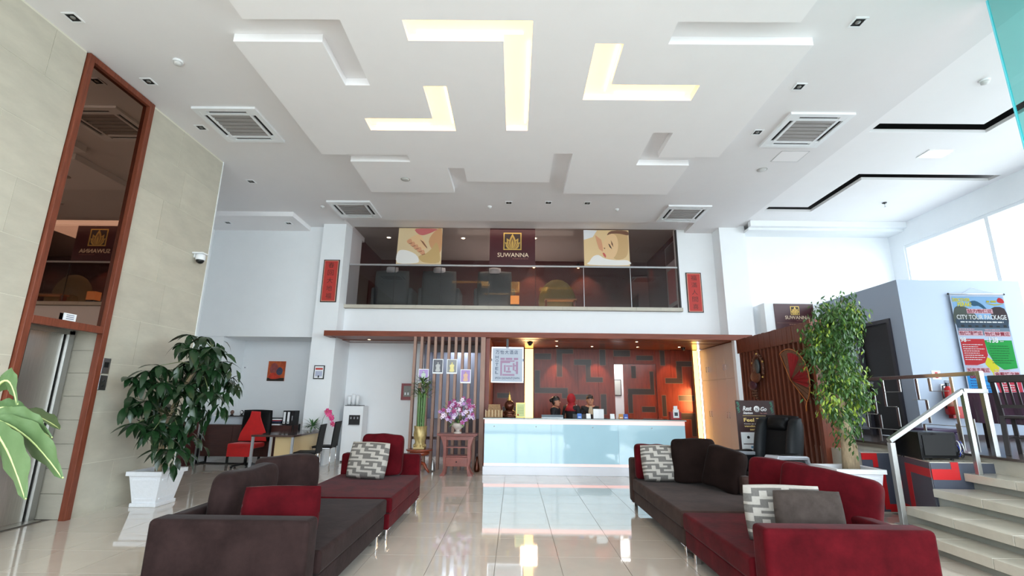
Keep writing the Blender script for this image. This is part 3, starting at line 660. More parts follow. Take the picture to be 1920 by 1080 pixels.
for x, lb in ((.58, 'small bright spotlight glowing right of the maroon sign'), (1.98, 'small bright spotlight glowing over the woman poster')):
    t = thing('wall_spotlight', lb, 'spotlight', (x, 14.5, 5.5)); obj('fitting', MB().lathe([(.05, 0), (.05, .1)], 12, (x, 14.45, 5.56)), black, t); obj('bulb', MB().ball((x, 14.45, 5.55), .045, 10), mat('bright_bulb', (255, 230, 180), .5, emit=(255, 190, 120), estr=7), t)

# ================================================================== RECEPTION
can = thing('reception_canopy', 'wide flat wood veneered canopy over the reception desk', 'canopy', (.5, 11.5, 2.83))
obj('canopy_soffit', B(-4.17, 10.70, 2.83, 5.32, 11.49, 2.925), wood_can, can)
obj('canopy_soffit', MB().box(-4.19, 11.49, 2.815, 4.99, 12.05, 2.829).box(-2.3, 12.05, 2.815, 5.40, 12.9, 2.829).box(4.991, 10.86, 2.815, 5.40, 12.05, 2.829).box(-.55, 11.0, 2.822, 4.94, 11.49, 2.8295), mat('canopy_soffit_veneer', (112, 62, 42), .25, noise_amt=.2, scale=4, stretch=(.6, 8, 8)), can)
obj('canopy_fascia', B(-4.32, 10.65, 2.82, 5.34, 10.699, 2.94), wood_can, can, bev=.004)
obj('canopy_end', MB().box(-4.32, 10.70, 2.82, -4.18, 11.06, 2.94), wood_can, can)
struct('ceiling_reception_void', B(-4.2, 12.2, 2.84, 5.0, 13.2, 2.95), blk_m, label='dark board over the reception recess')
rb = struct('wall_reception', MB().box(-.56, 12.95, 0, 2.68, 13.1, 2.83).box(3.80, 12.95, 0, 4.95, 13.1, 2.83).box(2.68, 12.95, 2.42, 3.80, 13.1, 2.83), mat('panel_backing', (60, 34, 26), .5), label='polished maze patterned veneer wall behind reception')
xs = [-.55, .0, .53, 1.12, 1.70, 2.25, 2.68]
for a, b in zip(xs, xs[1:]): obj('veneer_panel', B(a+.002, 12.925, 0, b-.002, 12.949, 2.81), wood_pan, rb)
for a, b in ((3.80, 4.2), (4.2, 4.78)): obj('veneer_panel', B(a+.002, 12.925, 0, b-.002, 12.949, 2.81), wood_pan, rb)
obj('veneer_panel', B(2.682, 12.925, 2.43, 3.798, 12.949, 2.81), wood_pan, rb)
ST = [(0.55, 2.53, 0.98, 2.68), (1.14, 2.07, 1.28, 2.80), (1.281, 2.69, 1.58, 2.80), (1.61, 2.39, 2.06, 2.53), (1.92, 2.061, 2.04, 2.389), (1.92, 1.94, 2.36, 2.06), (2.3, 2.39, 2.45, 2.80), (0.55, 1.771, 0.68, 2.23), (0.55, 1.64, 1.42, 1.77), (1.27, 1.51, 1.42, 1.639), (1.59, 1.48, 2.04, 1.61), (2.3, 1.11, 2.44, 1.62), (2.68, 2.63, 3.12, 2.79), (3.29, 2.53, 3.73, 2.65), (3.93, 2.4, 4.05, 2.79), (4.36, 2.38, 4.77, 2.51), (4.35, 2.061, 4.49, 2.379), (4.04, 1.93, 4.49, 2.06), (4.36, 1.48, 4.77, 1.61), (3.92, 1.08, 4.02, 1.61), (4.4, 1.01, 4.77, 1.16), (4.66, 0.58, 4.77, 1.009), (-.45, 1.5, -.1, 1.62), (-.3, 1.15, .1, 1.27)]
def inlay(s, y, parent):
    a, b, c, d = s; obj('inlay_line', B(a-.012, y-.002, b-.012, c+.012, y, d+.012), inl_edge, parent); obj('inlay_strip', B(a, y-.004, b, c, y-.002, d), wood_inl, parent)
for s_ in ST: inlay(s_, 12.925, rb)
# sliding door half open, bright room behind
sd = struct('door_2', B(2.92, 12.955, .02, 3.81, 12.99, 2.42), mat('maze_door_veneer', (128, 50, 28), .2, noise_amt=.25, scale=3, stretch=(6, 6, .8)), label='maze patterned sliding door standing ajar behind reception')
for s_ in ((3.15, 2.06, 3.26, 2.37), (3.64, 1.771, 3.73, 2.23), (3.04, 1.63, 3.73, 1.77), (3.03, 1.15, 3.14, 1.629), (3.39, 1.18, 3.73, 1.31)):
    if s_[2] > s_[0]: inlay(s_, 12.955, sd)
struct('wall_back_office', MB().box(2.2, 13.9, 0, 3.8, 14.0, 2.8).box(2.2, 13.1, 0, 2.3, 13.9, 2.8).box(3.7, 13.1, 0, 3.8, 13.9, 2.8).box(2.2, 13.1, 2.7, 3.8, 14, 2.8), white, label='white back office wall seen through the open door')
lamp('back_office_light', 'AREA', (2.9, 13.5, 2.6), 9, (1, .98, .95), .5)
t = thing('framed_notice', 'dark framed notice seen through the open sliding door', 'picture', (2.75, 13.85, 1.75))
obj('frame', B(2.80, 13.87, 1.6, 3.06, 13.9, 2.05), black, t); obj('sheet', B(2.82, 13.865, 1.62, 3.04, 13.869, 2.03), mat('grey_sheet', (176, 180, 176), .6), t)
# light slots
for x0, x1, lb in ((.27, .51, 'tall glowing light slot behind the left end of the counter'), (4.79, 4.94, 'tall glowing light slot beside the lockers')):
    t = thing('vertical_light', lb, 'wall light', (x0, 12.9, 0)); obj('diffuser', B(x0+.01, 12.90, .05, x1-.01, 12.92, 2.8), warm_w, t)
    obj('side_trim', MB().box(x0, 12.88, .05, x0+.009, 12.924, 2.8).box(x1-.009, 12.88, .05, x1, 12.924, 2.8), wood_red, t)
lamp('slot_glow', 'AREA', (4.72, 12.6, 1.5), 14, (1, .55, .22), .6, (0, PI/2+.0, 0)); lamp('slot_glow', 'AREA', (.39, 12.6, 2.2), 8, (1, .6, .3), .4, (-PI/2, 0, 0))
d0 = None
for x, y, lb in ((-3.45, 11.2, 'small canopy downlight left of the slatted screen'), (.98, 11.1, 'canopy downlight left of the front row over the counter'), (1.08, 12.2, 'canopy downlight left of the back row over the counter'), (1.98, 12.2, 'second canopy downlight of the back row'), (2.85, 11.1, 'canopy downlight right of the front row over the counter'), (3.15, 12.2, 'third canopy downlight of the back row'), (4.18, 12.1, 'canopy downlight nearest the lockers')):
    if d0 is None:
        d0 = thing('canopy_downlight', lb, 'downlight', (0, 0, 0), 'small downlights in the canopy', world=False)
        obj('rim', MB().lathe([(.045, 0), (.042, -.008), (.034, -.008)], 14), chrome, d0); obj('lens', MB().lathe([(.032, -.004), (.03, -.008)], 14), lampw, d0); d0.location = (x, y, 2.814)
    else: dup(d0, (x, y, 2.814), 0, lb)
for x in (1.15, 2.2, 4.15): lamp('canopy_spot', 'SPOT', (x, 12.5, 2.78), 26, (1, .5, .28), .02, (math.radians(22), 0, 0), 60)
for x in (1.0, 2.4, 3.6): lamp('canopy_spot', 'SPOT', (x, 11.3, 2.78), 18, (1, .85, .7), .02, (0, 0, 0), 80)
# counter
ct = thing('reception_counter', 'long reception counter with backlit frosted blue glass front', 'counter', (1.43, 10.4, 0))
gfm = mat('frosted_aqua_glass', (148, 174, 184), .06, spec=.6, coat=.5, emit=(168, 214, 232), estr=.16)
x_ = -.55
for k in range(3): obj('glass_front', B(-.60+k*1.36+.003, 10.05, .16, -.60+(k+1)*1.36-.003, 10.062, .985), gfm, ct)
pk = mat('pink_light_strip', (250, 200, 196), .2, emit=(255, 190, 184), estr=.3)
obj('light_strip', B(-.60, 10.052, .985, 3.48, 10.06, 1.065), pk, ct); obj('light_strip', B(-.60, 10.049, .17, 3.48, 10.0495, .22), pk, ct)
obj('counter_body', MB().box(-.60, 10.065, .03, 3.48, 10.5, 1.065).box(3.05, 10.5, .03, 3.48, 11.6, 1.065), mat('counter_white', (220, 222, 226), .3), ct)
obj('plinth', B(-.62, 10.03, 0, 3.50, 10.5, .159), mat('glossy_white_plinth', (222, 224, 232), .12), ct, bev=.006)
obj('counter_top', MB().box(-.63, 10.03, 1.066, 3.51, 10.56, 1.09), mat('pale_counter_edge', (190, 196, 194), .15), ct, bev=.003)
obj('counter_inlay', B(-.62, 10.06, 1.091, 3.5, 10.55, 1.10), mat('dark_granite', (52, 60, 60), .1), ct)
obj('work_top', B(-.5, 10.56, .74, 3.04, 10.95, .77), wood_dk, ct)
for x in (-.4, .45, 1.6, 2.8): obj('fixing_button', MB().lathe([(.012, 0), (.012, .006)], 10, M=Matrix.Translation((x, 10.05, .93)) @ Euler((PI/2, 0, 0)).to_matrix().to_4x4()), chrome, ct)
# things on the counter
TC = 1.10
def box_thing(name, lb, cat, parts, loc, group=None):
    t = thing(name, lb, cat, loc, group)
    for nm, a, m in parts: obj(nm, B(*a), m, t)
    return t
t = thing('letter_basket', 'woven wooden letter rack at the left end of the counter', 'rack', (-.42, 10.35, TC))
wk = mat('wicker', (150, 116, 80), .7, noise_amt=.3, scale=40)
obj('back_panel', MB().prism([(-.58, TC), (-.26, TC), (-.30, 1.36), (-.54, 1.36)], 1, 10.42, 10.44), wk, t)
obj('tray', MB().box(-.6, 10.25, TC, -.24, 10.4, TC+.03), wk, t); obj('front_rail', MB().box(-.6, 10.24, TC+.03, -.24, 10.25, TC+.13), wk, t)
for k in range(6): obj('slat', B(-.6+k*.068, 10.232, TC+.01, -.585+k*.068, 10.239, TC+.15), mat('pale_rattan', (214, 190, 150), .6), t)
t = thing('brass_statue', 'dark brass pagoda shaped statue on the counter', 'statue', (-.1, 10.35, TC))
obj('pedestal', MB().lathe([(.14, 0), (.14, .03), (.10, .05), (.13, .09), (.13, .12), (.07, .15)], 16, (-.1, 10.35, TC)), mat('dark_bronze', (84, 42, 26), .25, .6, noise_amt=.3, scale=20), t)
obj('belly', MB().lathe([(.07, .15), (.10, .2), (.105, .26), (.08, .31), (.045, .34)], 16, (-.1, 10.35, TC)), MATS['dark_bronze'], t)
obj('spire', MB().lathe([(.045, .34), (.05, .36), (.03, .38), (.038, .40), (.02, .42), (.026, .44), (.01, .47), (.004, .53)], 14, (-.1, 10.35, TC)), gold_d, t)
t = thing('certificate_frame', 'yellow certificate in a gold frame on the counter', 'picture frame', (.14, 10.38, TC))
obj('frame', MB().box(.04, 10.38, TC, .235, 10.4, TC+.3), gold_d, t); obj('sheet', B(.052, 10.376, TC+.012, .223, 10.3795, TC+.288), mat('certificate_paper', (206, 214, 150), .6), t)
for k in range(6): obj('print_line', B(.07, 10.3745, TC+.08+k*.03, .20, 10.3755, TC+.086+k*.03), mat('faded_print', (140, 150, 100), .6), t)
obj('seal', MB().lathe([(.018, 0), (.018, .002)], 12, M=Matrix.Translation((.085, 10.3755, TC+.05)) @ Euler((PI/2, 0, 0)).to_matrix().to_4x4()), mat('red_seal', (190, 60, 50), .5), t)
box_thing('document_tray', 'low grey tray on the counter before the three clerks', 'tray', [('tray_base', (.58, 10.2, TC, 1.02, 10.4, TC+.01), grey_pl), ('tray_wall', (.58, 10.2, TC+.01, 1.02, 10.21, TC+.06), mat('slate_plastic', (84, 98, 106), .4)), ('tray_wall', (.58, 10.39, TC+.01, 1.02, 10.4, TC+.06), MATS['slate_plastic'])], (.8, 10.3, TC))
for x, c, lb in ((1.37, (70, 120, 200), 'small blue card holder left of the folded menu'), (1.56, (240, 244, 246), 'small white card holder left of the folded menu'), (2.06, (236, 240, 240), 'small white tent card right of the folded menu'), (2.24, (190, 130, 60), 'small orange card holder on the counter'), (2.34, (60, 90, 170), 'small dark blue card holder on the counter')):
    t = thing('card_holder', lb, 'card holder', (x, 10.3, TC), 'card holders on the counter'); m_ = mat('card_%d_%d' % (c[0], c[2]), c, .4)
    obj('card', MB().prism([(10.27, TC), (10.33, TC), (10.30, TC+.095)], 0, x-.045, x+.045), m_, t); obj('label_patch', B(x-.03, 10.275, TC+.01, x+.03, 10.277, TC+.03), white_pl, t)
t = thing('folded_menu', 'white folded menu card standing open on the counter', 'leaflet', (1.78, 10.32, TC))
obj('leaf_page', MB().prism([(1.67, 10.33), (1.78, 10.30), (1.78, 10.304), (1.67, 10.334)], 2, TC, TC+.19), white_pl, t); obj('leaf_page', MB().prism([(1.781, 10.30), (1.89, 10.33), (1.89, 10.334), (1.781, 10.304)], 2, TC, TC+.19), white_pl, t)
t = thing('charity_box', 'red box holding a white card at the right end of the counter', 'box', (3.4, 10.35, TC))
obj('box_body', B(3.28, 10.28, TC, 3.50, 10.42, TC+.15), mat('dark_red_box', (150, 26, 30), .4), t); obj('card', B(3.33, 10.272, TC+.03, 3.45, 10.279, TC+.20), white_pl, t); obj('top_card', B(3.36, 10.32, TC+.15, 3.44, 10.33, TC+.27), white_pl, t)
obj('print_patch', B(3.355, 10.27, TC+.07, 3.425, 10.2715, TC+.14), mat('dark_print', (60, 70, 80), .5), t)
# hanging hotel sign
hs = thing('hotel_sign', 'frosted square hotel sign hanging from the canopy', 'sign', (-.16, 10.8, 1.78))
obj('hanger', MB().box(-.19, 10.80, 2.58, -.14, 10.83, 2.81), black, hs)
fg = mat('frosted_sign', (170, 178, 192), .35); Y = 10.79
obj('glass_board', B(-.52, Y, 1.83, .20, Y+.02, 2.62), fg, hs, bev=.003)
lw = mat('sign_light_edge', (244, 248, 255), .4, emit=(235, 242, 255), estr=.7)
for a in ((-.52, 2.595, -.20, 2.62), (-.13, 2.595, .20, 2.62), (-.52, 2.36, -.50, 2.594), (.18, 2.36, .20, 2.594), (.18, 1.86, .20, 2.30), (-.52, 1.83, .20, 1.845), (-.52, 1.846, -.505, 2.3)): obj('light_edge', B(a[0], Y-.004, a[1], a[2], Y-.0005, a[3]), lw, hs)
ink = mat('sign_blue_grey_ink', (70, 84, 110), .5)
for k, ch in enumerate('万怡大酒店'): text(ch, -.43+k*.105, 2.46, -.345+k*.105, 2.55, Y-.001, ink, hs, 'character', bold=.01)
for k, ch in enumerate('HOTEL'): text(ch, -.43, 2.36-k*.085, -.365, 2.425-k*.085, Y-.001, ink, hs, 'letter', bold=.01)
text('IPOH DOWNTOWN', -.43, 1.905, .11, 1.95, Y-.001, ink, hs, bold=.01)
pkm = mat('sign_mauve', (160, 128, 156), .5)
for a in ((-.32, 2.33, -.22, 2.38), (-.20, 2.33, -.05, 2.38), (-.02, 2.33, .08, 2.38), (-.32, 1.98, -.28, 2.32), (-.28, 2.26, -.10, 2.32), (-.10, 2.29, .0, 2.32), (.03, 2.02, .08, 2.30), (-.27, 1.98, .0, 2.02), (-.24, 2.06, -.20, 2.22), (-.19, 2.18, -.05, 2.21), (-.04, 2.10, .0, 2.26), (-.19, 2.05, -.08, 2.09), (-.15, 2.10, -.11, 2.17), (.0, 2.19, .03, 2.22), (-.0, 2.08, .03, 2.11)): obj('seal_stroke', B(a[0], Y-.003, a[1], a[2], Y-.0005, a[3]), pkm, hs)
t = thing('dome_camera', 'small black dome camera under the canopy by the light slot', 'security camera', (.37, 11.5, 2.76)); obj('base', MB().lathe([(.07, .055), (.07, .03), (.05, .03)], 14, (.37, 11.5, 2.757)), black, t); obj('dome', MB().ball((.37, 11.5, 2.78), .05, 12), black, t)
t = thing('dome_camera', 'small dark dome camera under the canopy by the lockers', 'security camera', (4.35, 12.3, 2.76)); obj('base', MB().lathe([(.06, .055), (.06, .03), (.05, .03)], 14, (4.35, 12.3, 2.757)), black, t); obj('dome', MB().ball((4.35, 12.3, 2.78), .045, 12), black, t)
# lockers
lk = thing('storage_lockers', 'tall pale storage cupboards at the right end of reception', 'cabinet', (5.0, 11.8, 0)); lm = mat('pale_laminate', (206, 196, 188), .4)
obj('carcass', B(5.0, 10.86, 0, 5.4, 12.9, 2.81), lm, lk)
ysl = [10.87, 11.37, 11.87, 12.38, 12.88]
for k in range(4):
    a, b = ysl[k]+.003, ysl[k+1]-.003
    for z0, z1 in ((.06, 1.99), (2.0, 2.80)):
        d_ = obj('cupboard_door', B(4.98, a, z0, 4.999, b, z1), lm, lk)
        hy = b-.06 if k % 2 == 0 else a+.06; hz = 1.1 if z0 < 1 else 2.2
        obj('handle', MB().box(4.955, hy-.006, hz, 4.965, hy+.006, hz+.13).box(4.955, hy-.006, hz, 4.98, hy+.006, hz+.01).box(4.955, hy-.006, hz+.12, 4.98, hy+.006, hz+.13), chrome, d_)
# slatted screen left of counter
sl = thing('slatted_screen', 'open screen of tall pinkish brown slats left of the counter', 'screen', (-1.45, 10.66, 0))
for k in range(11):
    x = -2.235+k*.153; w_ = .029 if k < 10 else .05
    obj('slat', B(x-w_, 10.62 if k < 10 else 10.6, .0, x+w_, 10.74, 2.818), wood_slat, sl, bev=.003)
obj('cross_rail', B(-2.25, 10.75, .6, -.70, 10.77, .66), wood_dk, sl)
def tarot(x0, z0, x1, z1, bgc, fc, lb):
    t = thing('framed_card', lb, 'picture', ((x0+x1)/2, 10.6, z0), 'small prints on the slatted screen'); y = 10.60
    obj('card_board', B(x0, y, z0, x1, y+.015, z1), white_pl, t, bev=.002); obj('print_ground', B(x0+.015, y-.002, z0+.03, x1-.015, y-.0002, z1-.015), mat('print_%d' % bgc[0], bgc, .5), t)
    cx = (x0+x1)/2; m_ = mat('printfig_%d' % fc[0], fc, .5)
    obj('printed_figure', MB().prism(smoothp([(cx-.05, z0+.05), (cx+.05, z0+.05), (cx+.04, z0+.13), (cx+.05, z0+.19), (cx+.015, z0+.21), (cx-.015, z0+.21), (cx-.05, z0+.18), (cx-.035, z0+.12)], 3), 1, y-.0035, y-.002), m_, t)
    obj('printed_head', MB().lathe([(.018, 0), (.018, .0015)], 12, M=Matrix.Translation((cx, y-.002, z0+.232)) @ Euler((PI/2, 0, 0)).to_matrix().to_4x4()), m_, t)
tarot(-2.12, 1.8, -1.89, 2.1, (176, 150, 204), (196, 214, 200), 'lilac card print at the left of the slatted screen behind the bamboo')
tarot(-1.81, 2.0, -1.58, 2.32, (96, 96, 104), (190, 190, 190), 'dark grey card print, upper left on the slatted screen')
tarot(-1.50, 2.0, -1.27, 2.32, (150, 150, 150), (236, 222, 150), 'grey card print with pale yellow figure on the screen')
tarot(-1.19, 1.8, -.96, 2.1, (170, 140, 196), (222, 180, 150), 'lilac card print above the orchids')
t = thing('alarm_panel', 'dark red alarm panel on the white wall beside the screen', 'alarm panel', (-2.62, 12.03, 1.4))
obj('box', B(-2.80, 12.0, 1.42, -2.48, 12.05, 1.82), mat('alarm_red', (128, 34, 40), .4), t); obj('face_plate', B(-2.74, 11.994, 1.50, -2.56, 11.9995, 1.76), mat('alarm_grey', (120, 118, 112), .4), t)
for k in range(2): obj('indicator', B(-2.71+k*.07, 11.99, 1.54, -2.68+k*.07, 11.9935, 1.60), white_pl, t)
# couplets
def couplet(x0, z0, x1, z1, y, chars, lb):
    t = thing('calligraphy_scroll', lb, 'wall hanging', ((x0+x1)/2, y, z0), 'red calligraphy scrolls')
    obj('frame', B(x0, y-.025, z0, x1, y-.001, z1), mat('black_frame', (30, 20, 20), .4), t); obj('pale_border', B(x0+.02, y-.028, z0+.02, x1-.02, y-.0255, z1-.02), mat('pale_border', (206, 150, 130), .6), t)
    obj('red_paper', B(x0+.035, y-.03, z0+.035, x1-.035, y-.0285, z1-.035), mat('vermilion_paper', (184, 52, 44), .6), t)
    n = len(chars); hh = (z1-z0-.1)/n
    for k, c_ in enumerate(chars): text(c_, x0+.12, z1-.07-hh*k-hh*.72, x1-.12, z1-.07-hh*k, y-.0305, mat('calligraphy_ink', (90, 36, 26), .6), t, 'character')
couplet(-4.65, 3.67, -4.27, 4.72, 11.07, '春回大地福', 'red calligraphy scroll on the left column')
couplet(4.25, 3.59, 4.63, 4.60, 11.5, '福滿人間喜', 'red calligraphy scroll right of the balcony')
# ================================================================== SOFAS
def legs(t, pts):
    for x, y in pts:
        obj('leg', MB().box(x-.025, y-.025, 0, x+.025, y+.025, .10).box(x-.05, y-.05, .10, x+.05, y+.05, .112), chrome, t, bev=.004)
def seatblk(t, x0, y0, x1, y1, m, lip):
    obj('base_frame', B(x0+.02, y0+.005, .112, x1-.02, y1-.005, .27), m, t, bev=.015)
    mb = MB(); n = 10
    mb.box(x0 if lip > 0 else x0-.0, y0+.006, .272, x1, y1-.006, .43)
    obj('seat_cushion', mb, m, t, bev=.03, seg=3)
# left brown unit
t = thing('chaise_sofa', 'dark brown velvet sofa unit nearest the camera on the left', 'sofa', (-1.9, 4.5, 0), 'lobby sofa units')
seatblk(t, -2.33, 3.64, -1.34, 5.44, vel_br, 1); obj('armrest', B(-2.46, 3.45, .112, -1.37, 3.635, .665), vel_br, t, bev=.035, seg=3)
obj('backrest', B(-2.46, 3.64, .112, -2.335, 4.75, .655), vel_br, t, bev=.035, seg=3); legs(t, [(-1.44, 3.55), (-1.42, 5.33), (-2.38, 3.55), (-2.38, 5.33)])
t = thing('chaise_sofa', 'crimson velvet sofa unit at the far left behind the brown one', 'sofa', (-1.9, 6.3, 0), 'lobby sofa units')
seatblk(t, -2.44, 5.46, -1.30, 7.06, vel_rd, 1); obj('armrest', B(-2.44, 7.07, .112, -1.33, 7.25, .70), vel_rd, t, bev=.035, seg=3); legs(t, [(-1.38, 5.56), (-1.38, 7.15), (-2.38, 5.56), (-2.38, 7.15)])
# right units
t = thing('chaise_sofa', 'crimson velvet sofa unit nearest the camera on the right', 'sofa', (2.2, 4.2, 0), 'lobby sofa units')
seatblk(t, 1.64, 3.62, 2.66, 5.0, vel_rd, 1); obj('armrest', B(1.66, 3.42, .112, 2.80, 3.615, .665), vel_rd, t, bev=.035, seg=3)
obj('backrest', B(2.665, 3.62, .112, 2.80, 5.0, .62), vel_rd, t, bev=.035, seg=3); legs(t, [(1.73, 3.52), (1.73, 4.9), (2.68, 3.52), (2.68, 4.9)])
t = thing('chaise_sofa', 'brown velvet sofa unit at the far right behind the crimson one', 'sofa', (2.2, 6.1, 0), 'lobby sofa units')
vb2 = mat('taupe_velvet', (56, 42, 38), .85, noise_amt=.3, scale=5, spec=.06, sheen=.06, bump=.15, bscale=25)
seatblk(t, 1.64, 5.02, 2.74, 7.0, vb2, 1); obj('armrest', B(1.64, 7.01, .112, 2.75, 7.19, .69), vb2, t, bev=.035, seg=3)
obj('backrest', B(2.62, 5.8, .431, 2.75, 7.0, .64), vb2, t, bev=.035, seg=3); legs(t, [(1.72, 5.12), (1.70, 7.1), (2.66, 5.12), (2.66, 7.1)])
# cushions: T places a standing cushion, tilt leans it back (about x), rz turns it
def cush(name, lb, loc, w, h, th, mats, rz=0, tilt=0, roll=0, front=None, mi=(0, 0, 0), e=5, lump=.12, seed=0, grp=None, n=20):
    Mx = Matrix.Translation(loc) @ Euler((0, 0, rz)).to_matrix().to_4x4() @ Euler((tilt, 0, 0)).to_matrix().to_4x4() @ Euler((0, roll, 0)).to_matrix().to_4x4()
    o = obj(name, MB().pillow(w, h, th, n, e, mi, Mx, front, lump, seed), mats); tag(o, lb, 'cushion', grp); return o
KEYT = ("DDDDDD..DD", "DD......DD", "DD..DDDDDD", "....DD....", "DDDDDD..DD", "........DD", "DDDD..DDDD", "..DD..DD..", "DDDDDDDD..", "..........")
def key(u, v):
    """interlocking key pattern, 1 = dark"""
    return 1 if KEYT[int(v*20) % 10][int(u*20) % 10] == 'D' else 0
PG = 'key patterned cushions'
def slabc(name, lb, loc, w, h, th, m, rz=0, tilt=0, roll=0, seed=0, bev=.06):
    """boxy back cushion: a subdivided, slightly swollen block with rounded edges"""
    Mx = Matrix.Translation(loc) @ Euler((0, 0, rz)).to_matrix().to_4x4() @ Euler((tilt, 0, 0)).to_matrix().to_4x4() @ Euler((0, roll, 0)).to_matrix().to_4x4()
    mb = MB(); nx, ny, nz = 12, 5, 9; idx = {}; v = []; f = []
    def gp(i, j, k):
        if (i, j, k) not in idx:
            a, b, c = -1+2*i/nx, -1+2*j/ny, -1+2*k/nz
            r = bev; X, Y_, Z = a*w/2, b*th/2, c*h/2; ix = max(-w/2+r, min(w/2-r, X)); iy = max(-th/2+r, min(th/2-r, Y_)); iz = max(-h/2+r, min(h/2-r, Z))
            d = Vector((X-ix, Y_-iy, Z-iz))
            if d.length > r: d = d.normalized()*r
            sw = 1+.10*(1-a*a)*(1-c*c); l = noise.noise(Vector((a*1.5+seed, b, c*1.5)))*.018; sag = -.03*h*(c > .2)*(a*a)*(.5+.5*noise.noise(Vector((seed, a, 0))))
            idx[(i, j, k)] = len(v); v.append((ix+d.x, (iy+d.y)*sw+l, h/2+iz+d.z+l+sag))
        return idx[(i, j, k)]
    for i in range(nx):
        for j in range(ny): f += [(gp(i, j, 0), gp(i, j+1, 0), gp(i+1, j+1, 0), gp(i+1, j, 0)), (gp(i, j, nz), gp(i+1, j, nz), gp(i+1, j+1, nz), gp(i, j+1, nz))]
        for k in range(nz): f += [(gp(i, 0, k), gp(i+1, 0, k), gp(i+1, 0, k+1), gp(i, 0, k+1)), (gp(i, ny, k), gp(i, ny, k+1), gp(i+1, ny, k+1), gp(i+1, ny, k))]
    for j in range(ny):
        for k in range(nz): f += [(gp(0, j, k), gp(0, j, k+1), gp(0, j+1, k+1), gp(0, j+1, k)), (gp(nx, j, k), gp(nx, j+1, k), gp(nx, j+1, k+1), gp(nx, j, k+1))]
    mb.add(v, f, 0, True, Mx); o = obj(name, mb, m, subd=1); return tag(o, lb, 'cushion')
slabc('back_cushion', 'large crimson back cushion at the far end of the left sofa', (-1.83, 6.93, .432), .58, .55, .19, vel_rd, 0, -.1, seed=1)
cush('patterned_cushion', 'grey key patterned cushion leaning on the crimson back cushion, far left sofa', (-1.95, 6.60, .44), .54, .47, .17, [pat_l, pat_d, vel_gr], -.08, -.3, .03, key, ('p', 2, 2), n=20, grp=PG)
slabc('back_cushion', 'brown back cushion standing end on beside the left armrest', (-2.21, 4.20, .44), .78, .46, .19, vel_br, PI/2, -.02, seed=2)
slabc('back_cushion', 'tall humped brown back cushion turned towards the room on the left sofa', (-2.22, 4.93, .44), .66, .48, .20, vel_br, PI/2-.55, -.05, .05, seed=3, bev=.08)
cush('patterned_cushion', 'crimson backed cushion with key pattern front against the near left armrest', (-1.73, 3.79, .44), .56, .385, .17, [vel_rd, pat_l, pat_d], PI+.16, .12, 0, lambda u, v: 1+key(u, v), ('p', 0, 1), n=20, grp=PG)
cush('patterned_cushion', 'silver key patterned cushion at the far end of the right sofa', (1.98, 6.68, .44), .52, .47, .17, [pat_l, pat_d, vel_gr], .05, -.3, 0, key, ('p', 2, 2), n=20, grp=PG)
slabc('back_cushion', 'dark crimson cushion behind the patterned cushion, far right sofa', (1.90, 6.90, .432), .46, .46, .14, vel_rd, 0, -.05, seed=5, bev=.05)
slabc('back_cushion', 'dark brown cushion leaning open at the far right sofa beside the patterned one', (2.36, 6.55, .44), .56, .56, .18, vel_dk, -.6, -.14, -.06, seed=7)
slabc('back_cushion', 'dark brown cushion slumped nearer the camera on the far right sofa', (2.50, 6.12, .44), .50, .50, .18, vel_dk, -1.0, -.2, .16, seed=8)
slabc('back_cushion', 'crimson back cushion further along the near right sofa', (2.55, 4.90, .44), .58, .50, .18, vel_rd, -.95, -.14, .03, seed=9)
slabc('back_cushion', 'large crimson back cushion slumped in the corner of the near right sofa', (2.58, 4.28, .44), .74, .50, .20, vel_rd, -.85, -.2, .14, seed=10)
cush('patterned_cushion', 'grey brown backed cushion with key pattern front against the near right armrest', (2.20, 3.80, .44), .50, .40, .15, [vel_gr, pat_l, pat_d], PI-.08, .1, 0, lambda u, v: 1+key(u, v), ('p', 0, 0), n=20, grp=PG)
cush('small_cushion', 'thin key patterned cushion standing behind the grey backed one, near right sofa', (2.10, 3.97, .44), .56, .41, .11, [vel_rd, pat_l, pat_d], PI-.25, .05, .03, lambda u, v: 1+key(u, v), ('p', 'p', 1), n=20)

# ================================================================== OFFICE CORNER
dk = thing('office_desk', 'office desk with dark glossy top, grey legs and cream panels', 'desk', (-4.6, 10.2, 0))
obj('desk_top', B(-5.0, 9.4, .72, -4.18, 10.95, .755), mat('dark_glossy_desk', (72, 54, 50), .12), dk, bev=.004)
for x, y in ((-4.97, 9.43), (-4.62, 9.43), (-4.21, 9.43), (-4.97, 10.9), (-4.21, 10.9)): obj('leg', B(x-.02, y-.02, 0, x+.02, y+.02, .719), grey_pl, dk)
cr = mat('cream_laminate', (208, 182, 136), .45)
obj('modesty_panel', B(-4.60, 9.55, .12, -4.26, 9.57, .715), cr, dk); obj('side_panel', B(-4.25, 9.56, .25, -4.23, 10.85, .715), cr, dk)
ch0 = thing('side_chair', 'x', 'chair', (0, 0, 0), 'black visitor chairs at the desk', world=False)
obj('seat', MB().box(-.2, -.2, .45, .2, .2, .48), blk_lea, ch0, bev=.012)
bp = MB(); 
for k in range(6):
    z0, z1 = .46+k*.085, .46+(k+1)*.085; xx0, xx1 = .19+.05*(k/6)**1.5, .19+.05*((k+1)/6)**1.5
    bp.add([(xx0, -.2, z0), (xx0, .2, z0), (xx1, .2, z1), (xx1, -.2, z1), (xx0+.022, -.2, z0), (xx0+.022, .2, z0), (xx1+.022, .2, z1), (xx1+.022, -.2, z1)], [(3, 2, 1, 0), (4, 5, 6, 7), (0, 1, 5, 4), (1, 2, 6, 5), (2, 3, 7, 6), (3, 0, 4, 7)])
obj('backrest', bp, blk_lea, ch0)
